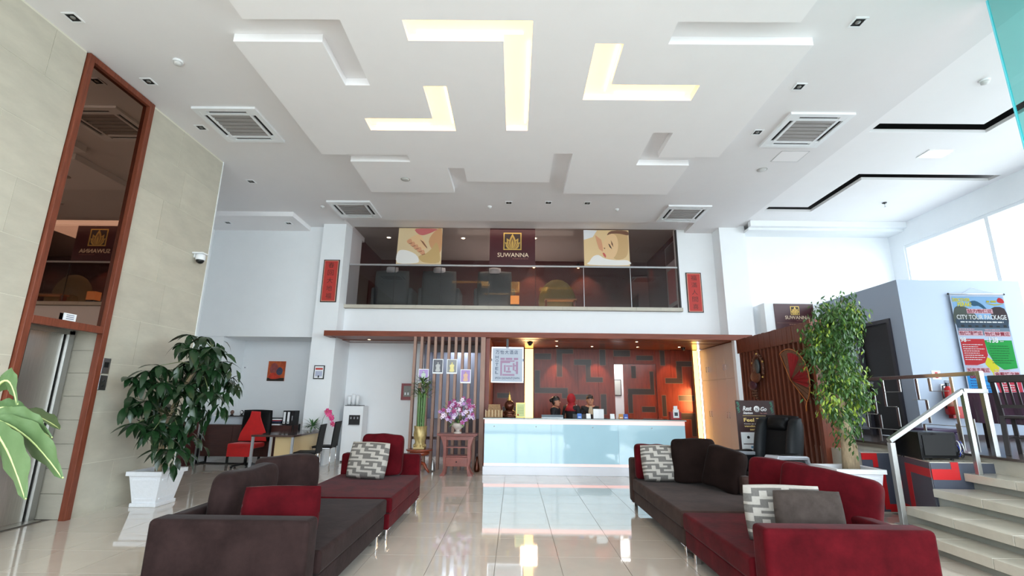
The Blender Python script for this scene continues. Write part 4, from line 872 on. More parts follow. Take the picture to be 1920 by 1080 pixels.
for x, y in ((-.18, -.18), (-.18, .18), (.18, -.18), (.18, .18)): obj('leg', MB().tube([(x, y, .45), (x*1.1, y*1.1, .0)], .011, 8), chrome, ch0)
obj('seat_frame', MB().tube([(-.18, -.18, .44), (.18, -.18, .44), (.18, .18, .44), (-.18, .18, .44), (-.18, -.18, .44)], .01, 6), chrome, ch0)
ch0.location = (-3.86, 9.32, 0); ch0['label'] = 'black visitor chair with chrome legs nearer the camera at the desk'; ch0.rotation_euler = (0, 0, .12)
dup(ch0, (-3.98, 10.45, 0), .05, 'black visitor chair with chrome legs nearer the water dispenser')
oc = thing('office_chair', 'black office chair draped with a red cover behind the desk', 'office chair', (-5.72, 10.8, 0))
obj('backrest', MB().pillow(.66, .68, .14, 16, 5, M=Matrix.Translation((-5.68, 10.86, .50))), blk_lea, oc)
obj('red_cover', MB().prism([(-6.0, .52), (-5.38, .52), (-5.42, .72), (-5.52, .92), (-5.57, 1.04), (-5.58, 1.14), (-5.78, 1.15), (-5.80, 1.03), (-5.86, .9), (-5.97, .68)], 1, 10.755, 10.78), red_fab, oc, bev=.01)
obj('seat', B(-6.0, 10.38, .40, -5.42, 10.81, .50), red_fab, oc, bev=.03, seg=3); obj('seat_skirt', B(-5.98, 10.37, .24, -5.44, 10.39, .42), red_fab, oc)
obj('gas_column', MB().lathe([(.03, .05), (.03, .4)], 12, (-5.7, 10.62, 0)), black, oc)
for k in range(5):
    a = k*2*PI/5+.3; obj('base_arm', MB().bar((-5.7, 10.62, .08), (-5.7+.27*math.cos(a), 10.62+.27*math.sin(a), .05), .035), black, oc); obj('castor', MB().ball((-5.7+.27*math.cos(a), 10.62+.27*math.sin(a), .028), .028, 8), black, oc)
cb = thing('sideboard', 'low dark mahogany sideboard on a black metal frame', 'sideboard', (-6.0, 11.15, 0))
obj('cabinet_body', B(-6.93, 11.0, .17, -4.95, 11.3, .84), wood_dk, cb, bev=.003)
for k in range(3): obj('cabinet_door', B(-6.92+k*.655, 10.985, .18, -6.92+k*.655+.65, 10.999, .83), wood_dk, cb)
for x in (-6.98, -4.93): obj('end_frame', MB().box(x-.02, 10.98, 0, x+.02, 11.0, 1.03 if x < -6 else .86).box(x-.02, 11.3, 0, x+.02, 11.32, .86).box(x-.02, 11.0, 0, x+.02, 11.3, .03), black, cb)
obj('floor_rail', B(-6.95, 11.1, .0, -4.95, 11.13, .025), black, cb)
for x in (-6.4, -5.7): obj('leg', B(x, 11.1, .025, x+.04, 11.14, .17), black, cb)
obj('raised_shelf', B(-6.64, 11.02, 1.02, -5.9, 11.28, 1.035), black, cb); obj('shelf_box', B(-6.92, 11.12, .845, -5.92, 11.3, 1.019), mat('pale_shelf_box', (214, 222, 232), .5), cb)
sc = thing('side_cupboard', 'small dark red wooden cupboard behind the potted tree', 'cupboard', (-7.3, 11.0, 0)); obj('body', B(-7.55, 10.6, .0, -7.02, 10.95, .90), mat('dark_red_laminate', (78, 36, 34), .35, noise_amt=.2), sc, bev=.004); obj('cupboard_door', B(-7.53, 10.58, .05, -7.04, 10.599, .86), MATS['dark_red_laminate'], sc)
for k, (x, lb) in enumerate(((-6.40, 'small brown ornament on the sideboard shelf'), (-6.18, 'small round clock like ornament in the middle of the shelf'), (-5.97, 'small silver ornament beside the office chair'))):
    t = thing('ornament', lb, 'ornament', (x, 11.1, 1.035), 'ornaments on the sideboard shelf'); m_ = [mat('brown_ornament', (110, 80, 70), .5), mat('dark_ornament', (40, 40, 46), .3), mat('silver_ornament', (150, 146, 144), .4)][k]
    obj('foot', MB().lathe([(.035, 0), (.04, .01), (.02, .03)], 12, (x, 11.1, 1.035)), black, t)
    obj('body', MB().ball((x, 11.1, 1.035+.075), (.045, .02, .048), 14), m_, t)
    if k == 1: obj('dial', MB().lathe([(.03, 0), (.03, .003)], 14, M=Matrix.Translation((x, 11.082, 1.11)) @ Euler((PI/2, 0, 0)).to_matrix().to_4x4()), white_pl, t)
t = thing('glass_ship', 'clear sail shaped ornament at the left end of the sideboard', 'ornament', (-6.78, 11.15, 1.02)); obj('base', B(-6.84, 11.13, 1.02, -6.70, 11.18, 1.035), white_pl, t); obj('sail', MB().prism([(-6.83, 1.04), (-6.73, 1.04), (-6.77, 1.2)], 1, 11.15, 11.156), mat('milky_glass', (222, 214, 210), .2, alpha=.7), t); obj('sail', MB().prism([(-6.72, 1.04), (-6.69, 1.04), (-6.74, 1.14)], 1, 11.15, 11.156), MATS['milky_glass'], t)
for k, x in enumerate((-5.16, -5.07, -4.985)):
    t = thing('lever_arch_file', ['black and white lever arch file, left of three on the sideboard', 'black and white lever arch file, middle of three', 'dark lever arch file at the right of three'][k], 'folder', (x, 11.12, .841), 'lever arch files on the sideboard')
    obj('spine', B(x-.038, 11.02, .842, x+.038, 11.28, 1.16), black, t); obj('label_strip', B(x-.024, 11.016, .88, x+.024, 11.0195, 1.13), white_pl, t) if k < 2 else obj('label_strip', B(x-.01, 11.016, .95, x+.01, 11.0195, 1.05), grey_pl, t)
    if k < 2: obj('finger_ring', MB().lathe([(.014, 0), (.014, .002)], 12, M=Matrix.Translation((x, 11.0158, .91)) @ Euler((PI/2, 0, 0)).to_matrix().to_4x4()), black, t)
bz = .842
for k in range(6):
    h_ = [.03, .025, .035, .02, .03, .02][k]; o = obj('magazine', MB().box(-.14, -.1, 0, .14, .1, h_-.002, M=Matrix.Translation((-5.38+random.uniform(-.02, .02), 11.14, bz)) @ Euler((0, 0, random.uniform(-.2, .2))).to_matrix().to_4x4()), [white_pl, black, mat('navy_cover', (50, 60, 90), .5), red_pl, white_pl, black][k])
    tag(o, ['lowest white', 'lower black', 'navy', 'thin red', 'upper white', 'topmost black'][k]+' magazine in the pile beside the files', 'magazine', 'magazines piled on the sideboard'); bz += h_
ap = thing('abstract_painting', 'unframed abstract painting in orange, red and blue on the office wall', 'painting', (-6.1, 12.28, 1.85))
obj('canvas', B(-6.32, 12.28, 1.85, -5.88, 12.3, 2.35), mat('orange_canvas', (186, 84, 36), .6, noise_amt=.3, scale=7), ap)
def pf(nm, pts, c, d, k=4): obj(nm, MB().prism(smoothp(pts, k) if k else pts, 1, 12.2795-d, 12.28), mat('paint_%d_%d_%d' % c, c, .6, noise_amt=.25, scale=12), ap)
pf('paint_patch', [(-6.32, 1.85), (-5.88, 1.85), (-5.88, 1.93), (-6.32, 1.93)], (40, 30, 20), .0005, 0); pf('paint_patch', [(-6.02, 2.1), (-5.88, 2.1), (-5.88, 2.35), (-6.0, 2.35)], (176, 70, 24), .0006, 0)
pf('paint_blob', [(-6.27, 2.16), (-6.2, 2.3), (-6.1, 2.28), (-6.06, 2.16), (-6.14, 2.06), (-6.24, 2.06)], (146, 70, 66), .001); pf('paint_blob', [(-6.09, 2.12), (-6.02, 2.2), (-5.94, 2.14), (-5.95, 2.03), (-6.03, 2.0), (-6.09, 2.05)], (62, 66, 90), .0014); pf('paint_blob', [(-6.28, 1.98), (-6.18, 2.06), (-6.05, 2.0), (-5.98, 1.94), (-6.1, 1.9), (-6.24, 1.91)], (190, 52, 28), .0018)
t = thing('light_switch', 'small white switch on the office wall left of the painting', 'switch', (-6.95, 12.29, 2.15)); obj('plate', B(-6.97, 12.28, 2.15, -6.86, 12.3, 2.21), white_pl, t); obj('rocker', B(-6.93, 12.275, 2.165, -6.90, 12.2795, 2.195), grey_pl, t)
t = thing('framed_notice', 'small black framed notice on the left column', 'picture', (-4.5, 11.05, 1.87)); obj('frame', B(-4.62, 11.045, 1.87, -4.38, 11.069, 2.18), black, t); obj('sheet', B(-4.60, 11.042, 1.89, -4.40, 11.0445, 2.16), white_pl, t); obj('red_band', B(-4.585, 11.040, 2.08, -4.415, 11.0415, 2.12), mat('notice_red', (190, 60, 50), .5), t); obj('print_patch', B(-4.58, 11.040, 1.93, -4.42, 11.0415, 2.05), mat('notice_lilac', (180, 184, 206), .5), t); obj('print_figure', B(-4.515, 11.0385, 1.90, -4.485, 11.0395, 1.95), black, t)
wd = thing('water_dispenser', 'white floor standing water dispenser with black tap recess', 'water dispenser', (-3.85, 11.75, 0))
obj('body', B(-4.05, 11.6, .03, -3.58, 11.98, 1.27), white_pl, wd, bev=.012); obj('foot', B(-4.03, 11.62, 0, -3.6, 11.97, .03), black, wd); obj('top_tray', B(-4.03, 11.62, 1.27, -3.66, 11.95, 1.285), black, wd)
obj('tap_recess', B(-3.90, 11.588, .83, -3.64, 11.599, 1.06), black, wd)
for x in (-3.85, -3.77, -3.69): obj('tap', B(x-.012, 11.565, .97, x+.012, 11.587, 1.02), grey_pl, wd)
obj('drip_lip', B(-3.90, 11.56, .83, -3.64, 11.587, .845), grey_pl, wd)
for k, x in enumerate((-3.98, -3.88, -3.78)):
    h0 = [.22, .26, .24][k]; t = thing('paper_cup_stack', ['left', 'middle', 'right'][k]+' stack of white paper cups on the water dispenser', 'paper cups', (x, 11.75, 1.285), 'paper cup stacks')
    obj('cup_stack', MB().lathe([(.038, 0), (.045, h0-.04), (.03, h0)], 16, (x, 11.75, 1.285)), white_pl, t)
    for q in range(4): obj('cup_rim', MB().lathe([(.043+.001*q, .03+q*.04), (.048, .035+q*.04), (.043+.001*q, .04+q*.04)], 16, (x, 11.75, 1.285)), white_pl, t)
# small plants on the desk
def leafmesh(L, W_, n=4, droop=.25, fold=.12, nm='leaf', m=leaf_dk):
    mb = MB(); v = []; 
    for i in range(n+1):
        t = i/n; w_ = W_*math.sin(PI*min(1, t*.96+.03))**.75*(1-.15*t); z = -droop*L*t*t
        v += [(-w_/2, L*t, z+fold*w_), (0, L*t, z), (w_/2, L*t, z+fold*w_)]
    f = []
    for i in range(n):
        a = i*3; f += [(a, a+1, a+4, a+3), (a+1, a+2, a+5, a+4)]
    mb.add(v, f, 0, True); return mb
t = thing('fern_pot', 'small potted green fern on the far end of the desk', 'potted plant', (-4.42, 10.80, .755))
obj('pot', MB().lathe([(.04, 0), (.055, .08), (.05, .085)], 14, (-4.42, 10.80, .755)), white_pl, t); fm_ = MB()
for k in range(46):
    a = random.uniform(0, 2*PI); e_ = random.uniform(.1, 1.3); lf = leafmesh(random.uniform(.16, .26), .04, 3, .5)
    Mx = Matrix.Translation((-4.42, 10.80, .83)) @ Euler((e_, 0, a)).to_matrix().to_4x4(); fm_.add(lf.v, lf.f, 0, True, Mx)
o = obj('fern_foliage', fm_, mat('fern_green', (66, 110, 60), .5), t, fix=False); o['kind'] = 'stuff'
t = thing('pink_orchid', 'pink orchid spray in a small pot beside the fern', 'potted plant', (-4.02, 10.85, .755))
obj('pot', MB().lathe([(.035, 0), (.05, .07), (.045, .075)], 14, (-4.24, 10.84, .756)), grey_pl, t); obj('stem', MB().tube([(-4.24, 10.84, .8), (-4.22, 10.84, 1.0), (-4.15, 10.84, 1.14), (-4.03, 10.84, 1.12), (-3.97, 10.84, 1.0)], .005, 6), leaf_md, t)
def blossom(m_in=None):
    mb = MB()
    for k in range(5):
        a = 2*PI*k/5; ca, sa = math.cos(a), math.sin(a); pts = [(0, 0, 0), (.5, -.32, .12), (.95, -.2, .05), (1, .1, .02), (.6, .35, .12)]
        mb.add([(x*ca-y*sa, z*.8, x*sa+y*ca) for x, y, z in pts], [(0, 1, 2, 3, 4)], 0)
    mb.ball((0, -.05, 0), .16, 6, 1); return mb
pinkf = mat('hot_pink_petal', (226, 70, 140), .6); yel = mat('yellow_centre', (236, 200, 90), .6)
bl = blossom().mesh('blossom', [pinkf, yel], fix=False)
for k in range(26):
    q = k/25; px = -4.16+.2*q+random.uniform(-.03, .03); pz = 1.16-.28*q*q+random.uniform(-.04, .04)
    o = bpy.data.objects.new('blossom', bl); C.objects.link(o); par(o, t); o.location = (px, 10.82+random.uniform(-.03, .03), pz); o.scale = (.05,)*3; o.rotation_euler = (random.uniform(-.5, .5), random.uniform(0, 3), random.uniform(-.6, .6))

# ================================================================== STANDS, VASE, ORCHIDS
ps_ = thing('plant_stand', 'round carved orange brown stand under the gold bamboo vase', 'plant stand', (-1.93, 10.2, 0))
c0 = (-1.93, 10.2, 0)
obj('table_top', MB().lathe([(.25, .42), (.27, .435), (.27, .455), (.25, .46)], 24, c0), wood_or, ps_); obj('apron', MB().lathe([(.19, .34), (.21, .38), (.2, .42)], 20, c0), wood_or, ps_); obj('pedestal', MB().lathe([(.05, .12), (.06, .16), (.035, .2), (.06, .25), (.035, .3), (.08, .34)], 16, c0), wood_or, ps_)
for k in range(3):
    a = k*2*PI/3-.3; d = Vector((math.cos(a), math.sin(a), 0)); obj('leg', MB().tube([Vector(c0)+d*.03+Vector((0, 0, .2)), Vector(c0)+d*.12+Vector((0, 0, .17)), Vector(c0)+d*.17+Vector((0, 0, .09)), Vector(c0)+d*.24+Vector((0, 0, .015))], [.03, .035, .03, .02], 8), wood_or, ps_)
vs = thing('gold_vase', 'tall twisted gold vase on the round stand', 'vase', (-1.93, 10.2, .46)); mb = MB(); n = 28; v = []; f = []
prof = [(.115, .04), (.10, .08), (.085, .13), (.105, .2), (.115, .28), (.105, .36), (.11, .42), (.12, .45)]
for i, (r, z) in enumerate(prof):
    for k in range(n): a = 2*PI*k/n; rr = 1.1*r*(1+.14*math.sin(6*a+z*20)); v.append((-1.93+rr*math.cos(a), 10.2+rr*math.sin(a), .46+z))
for i in range(len(prof)-1):
    for k in range(n): f.append((i*n+k, i*n+(k+1) % n, (i+1)*n+(k+1) % n, (i+1)*n+k))
mb.add(v, f, 0, True); obj('vase_body', mb, gold, vs); obj('vase_plinth', B(-2.04, 10.09, .461, -1.82, 10.31, .50), gold, vs, bev=.008)
for k in range(10): a = 2*PI*k/10; obj('bead', MB().ball((-1.93+.118*math.cos(a), 10.2+.118*math.sin(a), .53), .02, 6), gold, vs)
bb = thing('lucky_bamboo', 'bundle of tall lucky bamboo in the gold vase', 'plant', (-1.93, 10.2, .6)); bmst = mat('bamboo_stem', (96, 132, 76), .4)
for k in range(11):
    a = 2*PI*k/11+.2; r = .07 if k % 2 else .045; x, y = -1.93+r*math.cos(a), 10.2+r*math.sin(a); pts = []; rr = []
    for i in range(14): z = .85+i*.055; pts.append((x+.02*math.cos(a)*i/13, y, z)); rr.append(.014 if i % 2 else .011)
    obj('stem', MB().tube(pts, rr, 8), bmst, bb)
blm = leafmesh(.2, .03, 4, .5).mesh('leaf', leaf_md, fix=False); bly = leafmesh(.17, .032, 4, .4).mesh('leaf', mat('light_bamboo_leaf', (120, 150, 70), .45), fix=False)
for k in range(150):
    o = bpy.data.objects.new('leaf', random.choice([blm, bly])); C.objects.link(o); par(o, bb); a = random.uniform(0, 2*PI); r = random.uniform(0, .14)
    o.location = (-1.93+r*math.cos(a), 10.2+r*math.sin(a), random.uniform(1.5, 1.85)); o.rotation_euler = (random.uniform(.1, 1.2), 0, a-PI/2+random.uniform(-.5, .5))
os_ = thing('side_stand', 'rosewood stand with curved legs, shelf and drawer under the orchids', 'side table', (-1.12, 9.95, 0))
obj('table_top', MB().box(-1.52, 9.76, .765, -.72, 10.14, .79).box(-1.49, 9.79, .74, -.75, 10.11, .765), wood_rose, os_, bev=.006); obj('apron', B(-1.36, 9.83, .67, -.88, 9.85, .739), wood_rose, os_)
obj('shelf', B(-1.33, 9.82, .52, -.91, 10.08, .54), wood_rose, os_); obj('lower_shelf', B(-1.33, 9.82, .355, -.91, 10.08, .375), wood_rose, os_)
d_ = obj('drawer', B(-1.33, 9.80, .18, -.91, 10.05, .35), wood_rose, os_, bev=.003); obj('knob', MB().ball((-1.12, 9.79, .265), .014, 8), black, d_)
for sx in (-1, 1):
    for y in (9.84, 10.07):
        pts = [(.335, .74), (.30, .66), (.27, .56), (.262, .45), (.27, .36), (.262, .26), (.24, .16), (.28, .06), (.33, 0), (.23, 0), (.215, .08), (.205, .16), (.215, .28), (.21, .4), (.21, .55), (.215, .74)]
        obj('leg', MB().prism([(-1.12+sx*a, b) for a, b in pts], 1, y-.03, y+.03), wood_rose, os_)
ub = thing('stone_urn', 'small pale stone urn holding the orchids', 'urn', (-1.13, 9.93, .79)); obj('bowl', MB().lathe([(.05, .035), (.035, .06), (.07, .09), (.125, .14), (.135, .19), (.12, .2)], 22, (-1.13, 9.93, .79)), mat('pale_stone', (196, 184, 176), .7, noise_amt=.12, scale=18), ub); obj('foot', MB().lathe([(.085, 0), (.08, .02), (.05, .035)], 20, (-1.13, 9.93, .79)), MATS['pale_stone'], ub)
of = thing('orchid_arrangement', 'purple and white orchid arrangement in the stone urn', 'flower arrangement', (-1.13, 9.93, .97))
bls = [blossom().mesh('blossom', [mat(n_, c_, .6), mat('orchid_heart', (120, 40, 90), .6)], fix=False) for n_, c_ in (('lilac_petal', (180, 130, 190)), ('magenta_petal', (160, 60, 120)), ('white_petal', (232, 218, 232)), ('pale_violet_petal', (206, 180, 222)))]
for k in range(86):
    a = random.uniform(-1.75, 1.75); r = random.uniform(.1, 1)**.6; x = -1.13+.36*math.sin(a)*r; z = 1.0+.50*math.cos(a*.72)*r+(-.05 if abs(a) > 1.3 else 0)
    o = bpy.data.objects.new('blossom', random.choice(bls)); C.objects.link(o); par(o, of); s_ = random.uniform(.035, .055); o.scale = (s_,)*3
    o.location = (x, 9.93-.12+random.uniform(-.1, .16), z); o.rotation_euler = (random.uniform(-.5, .4), random.uniform(0, 3), random.uniform(-.7, .7))
st_ = MB()
for k in range(12):
    a = -1.5+3*k/11; st_.tube([(-1.13, 9.93, .97), (-1.13+.15*math.sin(a), 9.93, 1.2), (-1.13+.34*math.sin(a), 9.92, 1.02+.48*math.cos(a*.72))], .004, 5)
obj('stems', st_, leaf_md, of)['kind'] = 'stuff'
oleaf = leafmesh(.15, .04, 3, .4).mesh('leaf', mat('fresh_leaf', (110, 150, 80), .5), fix=False)
for k in range(30):
    a = random.uniform(0, 2*PI); o = bpy.data.objects.new('leaf', oleaf); C.objects.link(o); par(o, of); o.location = (-1.13+.1*math.cos(a), 9.93+.1*math.sin(a), .99); o.rotation_euler = (random.uniform(-.2, .9), 0, a-PI/2)
t = thing('small_bell', 'small dark metal lantern ornament on the floor under the round stand', 'ornament', (-1.72, 10.45, 0)); obj('bell_body', MB().lathe([(.05, 0), (.055, .03), (.04, .1), (.03, .16), (.012, .2), (.006, .26)], 14, (-1.68, 10.42, 0)), steel_r, t); obj('ring', MB().tube([(-1.68, 10.42+.02*math.cos(q*PI/4), .27+.02*math.sin(q*PI/4)) for q in range(9)], .004, 6), steel_r, t)
t = thing('small_bell', 'small dark metal lantern ornament beside the rosewood stand', 'ornament', (-.75, 10.35, 0)); obj('bell_body', MB().lathe([(.05, 0), (.06, .05), (.05, .12), (.03, .2), (.02, .3)], 14, (-.76, 10.4, 0)), MATS['dark_bronze'], t); obj('rod', MB().tube([(-.76, 10.4, .3), (-.76, 10.4, .36)], .006, 6), steel_r, t)
# ================================================================== POTTED TREES
def planter(nm, lb, x0, y0, x1, y1, h, out):
    t = thing(nm, lb, 'planter', ((x0+x1)/2, (y0+y1)/2, 0)); cx, cy = (x0+x1)/2, (y0+y1)/2; a, b = (x1-x0)/2, (y1-y0)/2
    pm_ = mat('white_glazed_planter', (226, 228, 232), .35, noise_amt=.03, scale=30, bump=.25, bscale=80)
    mb = MB(); e = out; z0, z1 = .05, h-.06
    def ring(k, z): return [(cx-a-k, cy-b-k, z), (cx+a+k, cy-b-k, z), (cx+a+k, cy+b+k, z), (cx-a-k, cy+b+k, z)]
    v = ring(0, z0)+ring(e, z1)+ring(e-.03, z1)+ring(e-.04, z1-.04)
    f = [(3, 2, 1, 0)]+[(i, (i+1) % 4, 4+(i+1) % 4, 4+i) for i in range(4)]+[(4+i, 4+(i+1) % 4, 8+(i+1) % 4, 8+i) for i in range(4)]+[(8+i, 8+(i+1) % 4, 12+(i+1) % 4, 12+i) for i in range(4)]+[(12, 13, 14, 15)]
    mb.add(v, f); obj('planter_body', mb, pm_, t)
    obj('plinth', B(cx-a-.02, cy-b-.02, 0, cx+a+.02, cy+b+.02, .05), pm_, t, bev=.008)
    rm_ = MB(); o_ = e+.03; i_ = e-.03
    for q in ((cx-a-o_, cy-b-o_, cx+a+o_, cy-b-i_), (cx-a-o_, cy+b+i_, cx+a+o_, cy+b+o_), (cx-a-o_, cy-b-i_, cx-a-i_, cy+b+i_), (cx+a+i_, cy-b-i_, cx+a+o_, cy+b+i_)): rm_.box(q[0], q[1], h-.055, q[2], q[3], h)
    obj('rim', rm_, pm_, t)
    # recessed face borders as slim proud battens
    for side in (0, 1):
        bt = MB(); g = .045
        for (s0, za, s1, zb) in ((-1, .09, 1, .11), (-1, h-.12, 1, h-.10)):
            for z_ in (za,):
                k_ = e*(z_-z0)/(z1-z0)
                if side: bt.box(cx+a+k_-.002, cy-b-k_+g, za, cx+a+k_+.012, cy+b+k_-g, zb)
                else: bt.box(cx-a-k_+g, cy-b-k_-.012, za, cx+a+k_-g, cy-b-k_+.002, zb)
        obj('face_batten', bt, pm_, t)
    so = obj('soil', B(cx-a-e+.05, cy-b-e+.05, h-.12, cx+a+e-.05, cy+b+e-.05, h-.07), soil, t)
    return t
planter('planter', 'white tapered square planter beside the stone wall', -5.16, 6.88, -4.84, 7.24, .46, .055)
planter('planter', 'white tapered square planter in front of the timber screen', 4.28, 6.62, 4.72, 7.0, .64, .07)
TL = [(-4.54, 6.91, 2.02), (-5.01, 7.14, 1.89), (-4.77, 7.1, 0.87), (-4.84, 6.87, 1.68), (-4.62, 6.31, 1.04), (-5.1, 6.41, 1.32), (-4.96, 6.41, 1.66), (-4.75, 6.57, 1.12), (-5.08, 6.77, 1.08), (-4.92, 6.4, 1.79), (-4.7, 7.26, 1.7), (-4.67, 6.59, 0.78), (-4.74, 6.38, 1.86), (-4.39, 6.46, 2.1), (-4.6, 6.71, 1.08), (-4.11, 6.51, 1.53), (-4.17, 6.54, 2.13), (-4.39, 7.31, 1.72), (-4.37, 7.08, 1.83), (-4.93, 7.18, 2.37), (-5.16, 6.71, 1.3), (-4.83, 7.18, 1.84), (-5.16, 6.51, 1.45), (-4.32, 6.66, 1.85), (-4.41, 6.43, 0.8), (-4.91, 6.99, 0.92), (-5.2, 7.06, 1.45), (-4.42, 6.69, 1.35), (-4.44, 6.52, 1.62), (-5.09, 7.08, 1.35), (-4.73, 6.89, 1.2), (-4.27, 6.98, 1.96), (-4.5, 6.5, 1.52), (-4.63, 6.33, 1.64), (-4.85, 6.91, 2.22), (-4.89, 7.13, 1.97), (-4.53, 6.9, 1.53), (-4.84, 6.28, 1.12), (-4.85, 6.42, 1.4), (-5.09, 6.37, 1.7), (-4.59, 6.99, 2.32), (-5.13, 7.11, 1.84)]
TR = [(4.73, 6.98, 1.43), (4.42, 6.57, 2.43), (4.71, 7.08, 2.0), (4.23, 6.83, 2.22), (4.43, 6.6, 1.72), (4.58, 6.73, 2.64), (4.36, 6.88, 2.34), (4.53, 6.78, 2.66), (4.63, 6.66, 2.36), (4.23, 6.52, 1.55), (4.97, 7.03, 2.97), (4.67, 6.53, 2.71), (4.68, 6.72, 2.12), (4.47, 6.85, 2.24), (4.53, 6.78, 2.75), (4.55, 6.77, 1.09), (4.28, 6.54, 1.4), (4.38, 6.52, 1.3), (4.36, 6.98, 2.17), (4.92, 7.05, 1.86), (4.81, 6.94, 2.49), (4.42, 6.73, 2.46), (4.72, 6.77, 1.91), (4.28, 6.76, 1.68), (4.64, 7.02, 1.65), (4.77, 7.04, 1.57), (4.52, 6.95, 1.9), (4.48, 6.87, 2.33), (4.52, 6.87, 2.56), (4.46, 6.74, 1.77), (4.85, 7.03, 1.45), (4.44, 6.79, 1.73), (4.77, 6.84, 1.65), (4.55, 6.52, 2.7), (4.97, 7.05, 1.57), (4.46, 6.94, 2.1), (4.67, 6.6, 2.56), (4.76, 6.58, 2.79), (4.78, 6.88, 2.31), (4.66, 6.53, 1.64), (4.71, 7.0, 1.36), (4.65, 7.01, 1.85), (4.53, 6.67, 2.16), (4.98, 7.09, 2.49), (4.26, 6.72, 2.12), (4.66, 6.66, 1.48), (4.4, 6.84, 2.53), (4.41, 6.95, 2.47), (4.49, 6.97, 2.4), (4.63, 7.02, 1.32), (4.36, 6.67, 2.04), (4.93, 7.04, 2.01), (4.35, 6.79, 2.62), (4.73, 7.09, 2.12), (4.64, 6.82, 1.9), (4.72, 6.85, 2.18), (4.84, 7.09, 1.29), (4.59, 6.66, 1.8), (4.73, 6.57, 2.65), (4.44, 6.93, 2.2), (4.32, 6.95, 2.49), (4.45, 6.58, 2.29), (4.64, 6.72, 2.54), (4.6, 6.99, 2.85), (4.44, 6.51, 2.0), (4.79, 6.81, 2.52), (4.52, 6.58, 2.77), (4.53, 7.08, 1.44), (4.8, 6.76, 1.82), (4.66, 7.07, 2.21)]
tr = thing('umbrella_tree', 'leaning dark green umbrella tree in the left white planter', 'potted tree', (-5.0, 7.1, .38))
obj('trunk', MB().tube([(-5.02, 7.1, .37), (-5.03, 7.08, .6), (-5.0, 7.05, .85), (-4.92, 6.98, 1.2), (-4.8, 6.95, 1.5), (-4.6, 6.95, 1.9), (-4.45, 6.98, 2.15)], [.045, .042, .036, .03, .026, .018, .01], 10), bark, tr)
obj('trunk', MB().tube([(-4.96, 7.14, .37), (-4.93, 7.12, .7), (-4.98, 7.0, 1.1), (-5.05, 6.8, 1.45)], [.022, .02, .016, .01], 8), bark, tr)
lms = [leafmesh(L_, W_, 5, d__, .1).mesh('leaf', leaf_dk, fix=False) for L_, W_, d__ in ((.25, .105, .35), (.22, .095, .6), (.27, .10, .5))]
spine = [Vector(q) for q in ((-5.03, 7.08, .6), (-5.0, 7.05, .85), (-4.92, 6.98, 1.2), (-4.8, 6.95, 1.5), (-4.6, 6.95, 1.9), (-4.45, 6.98, 2.15))]
brn = MB()
for (x, y, z) in TL:
    c_ = Vector((x, y, z)); s_ = min(spine, key=lambda q: (q-c_+Vector((0, 0, .12))).length); brn.tube([s_, (s_+c_)/2+Vector((0, 0, .05)), c_], [.009, .006, .004], 5)
    n_ = 7; a0 = random.uniform(0, 6)
    for k in range(n_):
        o = bpy.data.objects.new('leaf', random.choice(lms)); C.objects.link(o); par(o, tr); o.location = c_
        az = a0+2*PI*k/n_+random.uniform(-.15, .15)
        if x < -5.0 and math.cos(az) < -.2: az = PI-az    # leaves do not grow into the wall
        o.rotation_euler = (random.uniform(-.75, .15), random.uniform(-.2, .2), az-PI/2); q = random.uniform(.85, 1.1); o.scale = (q, q, q)
inner = MB()
for k in range(330):
    b_ = Vector(random.choice(TL)); d_ = Vector((random.uniform(.0, .16), random.uniform(.0, .3), random.uniform(-.22, .02))); lf = leafmesh(random.uniform(.16, .22), .08, 3, .5)
    az = random.uniform(-1.4, 1.4) if b_.x < -4.95 else random.uniform(0, 2*PI)
    inner.add(lf.v, lf.f, 0, True, Matrix.Translation(b_+d_) @ Euler((random.uniform(-1.2, -.1), random.uniform(-.4, .4), az-PI/2)).to_matrix().to_4x4())
o = obj('inner_foliage', inner, leaf_dk, tr, fix=False); o['kind'] = 'stuff'
obj('branches', brn, mat('green_stem', (90, 100, 60), .6), tr)['kind'] = 'stuff'
tr = thing('china_doll_tree', 'tall leafy green tree in the right white planter', 'potted tree', (4.55, 6.85, .55))
obj('trunk', MB().tube([(4.56, 6.85, .54), (4.57, 6.85, .9), (4.56, 6.85, 1.3), (4.58, 6.86, 1.8), (4.63, 6.86, 2.2), (4.62, 6.85, 2.6)], [.085, .07, .062, .055, .045, .02], 12), bark, tr)
obj('trunk', MB().tube([(4.66, 6.86, .54), (4.66, 6.85, .9), (4.60, 6.85, 1.2)], [.05, .045, .04], 10), bark, tr)
brn = MB(); fd = MB(); fy = MB()
for (x, y, z) in TR:
    c_ = Vector((x, y, z)); s_ = Vector((4.58, 6.85, max(.9, min(2.5, z-.1)))); brn.tube([s_, (s_+c_)/2+Vector((0, 0, .1)), c_+Vector((0, 0, .05))], [.008, .005, .003], 4)
    yl = random.random() < (.45 if z < 2.1 else .08)
    for k in range(80):
        d = Vector((random.gauss(0, .07), random.gauss(0, .08), random.gauss(-.03, .085))); lf = leafmesh(random.uniform(.055, .085), .032, 2, .4)
        Mx = Matrix.Translation(c_+d) @ Euler((random.uniform(-1.4, -.2), random.uniform(-.6, .6), random.uniform(0, 2*PI))).to_matrix().to_4x4()
        (fy if (yl and random.random() < .55) or random.random() < .06 else fd).add(lf.v, lf.f, 0, True, Mx)
obj('twigs', brn, bark, tr)['kind'] = 'stuff'; obj('foliage', fd, leaf_md, tr, fix=False)['kind'] = 'stuff'; o = obj('young_foliage', fy, leaf_yl, tr, fix=False); o['kind'] = 'stuff'; o['label'] = 'yellow green younger leaves'
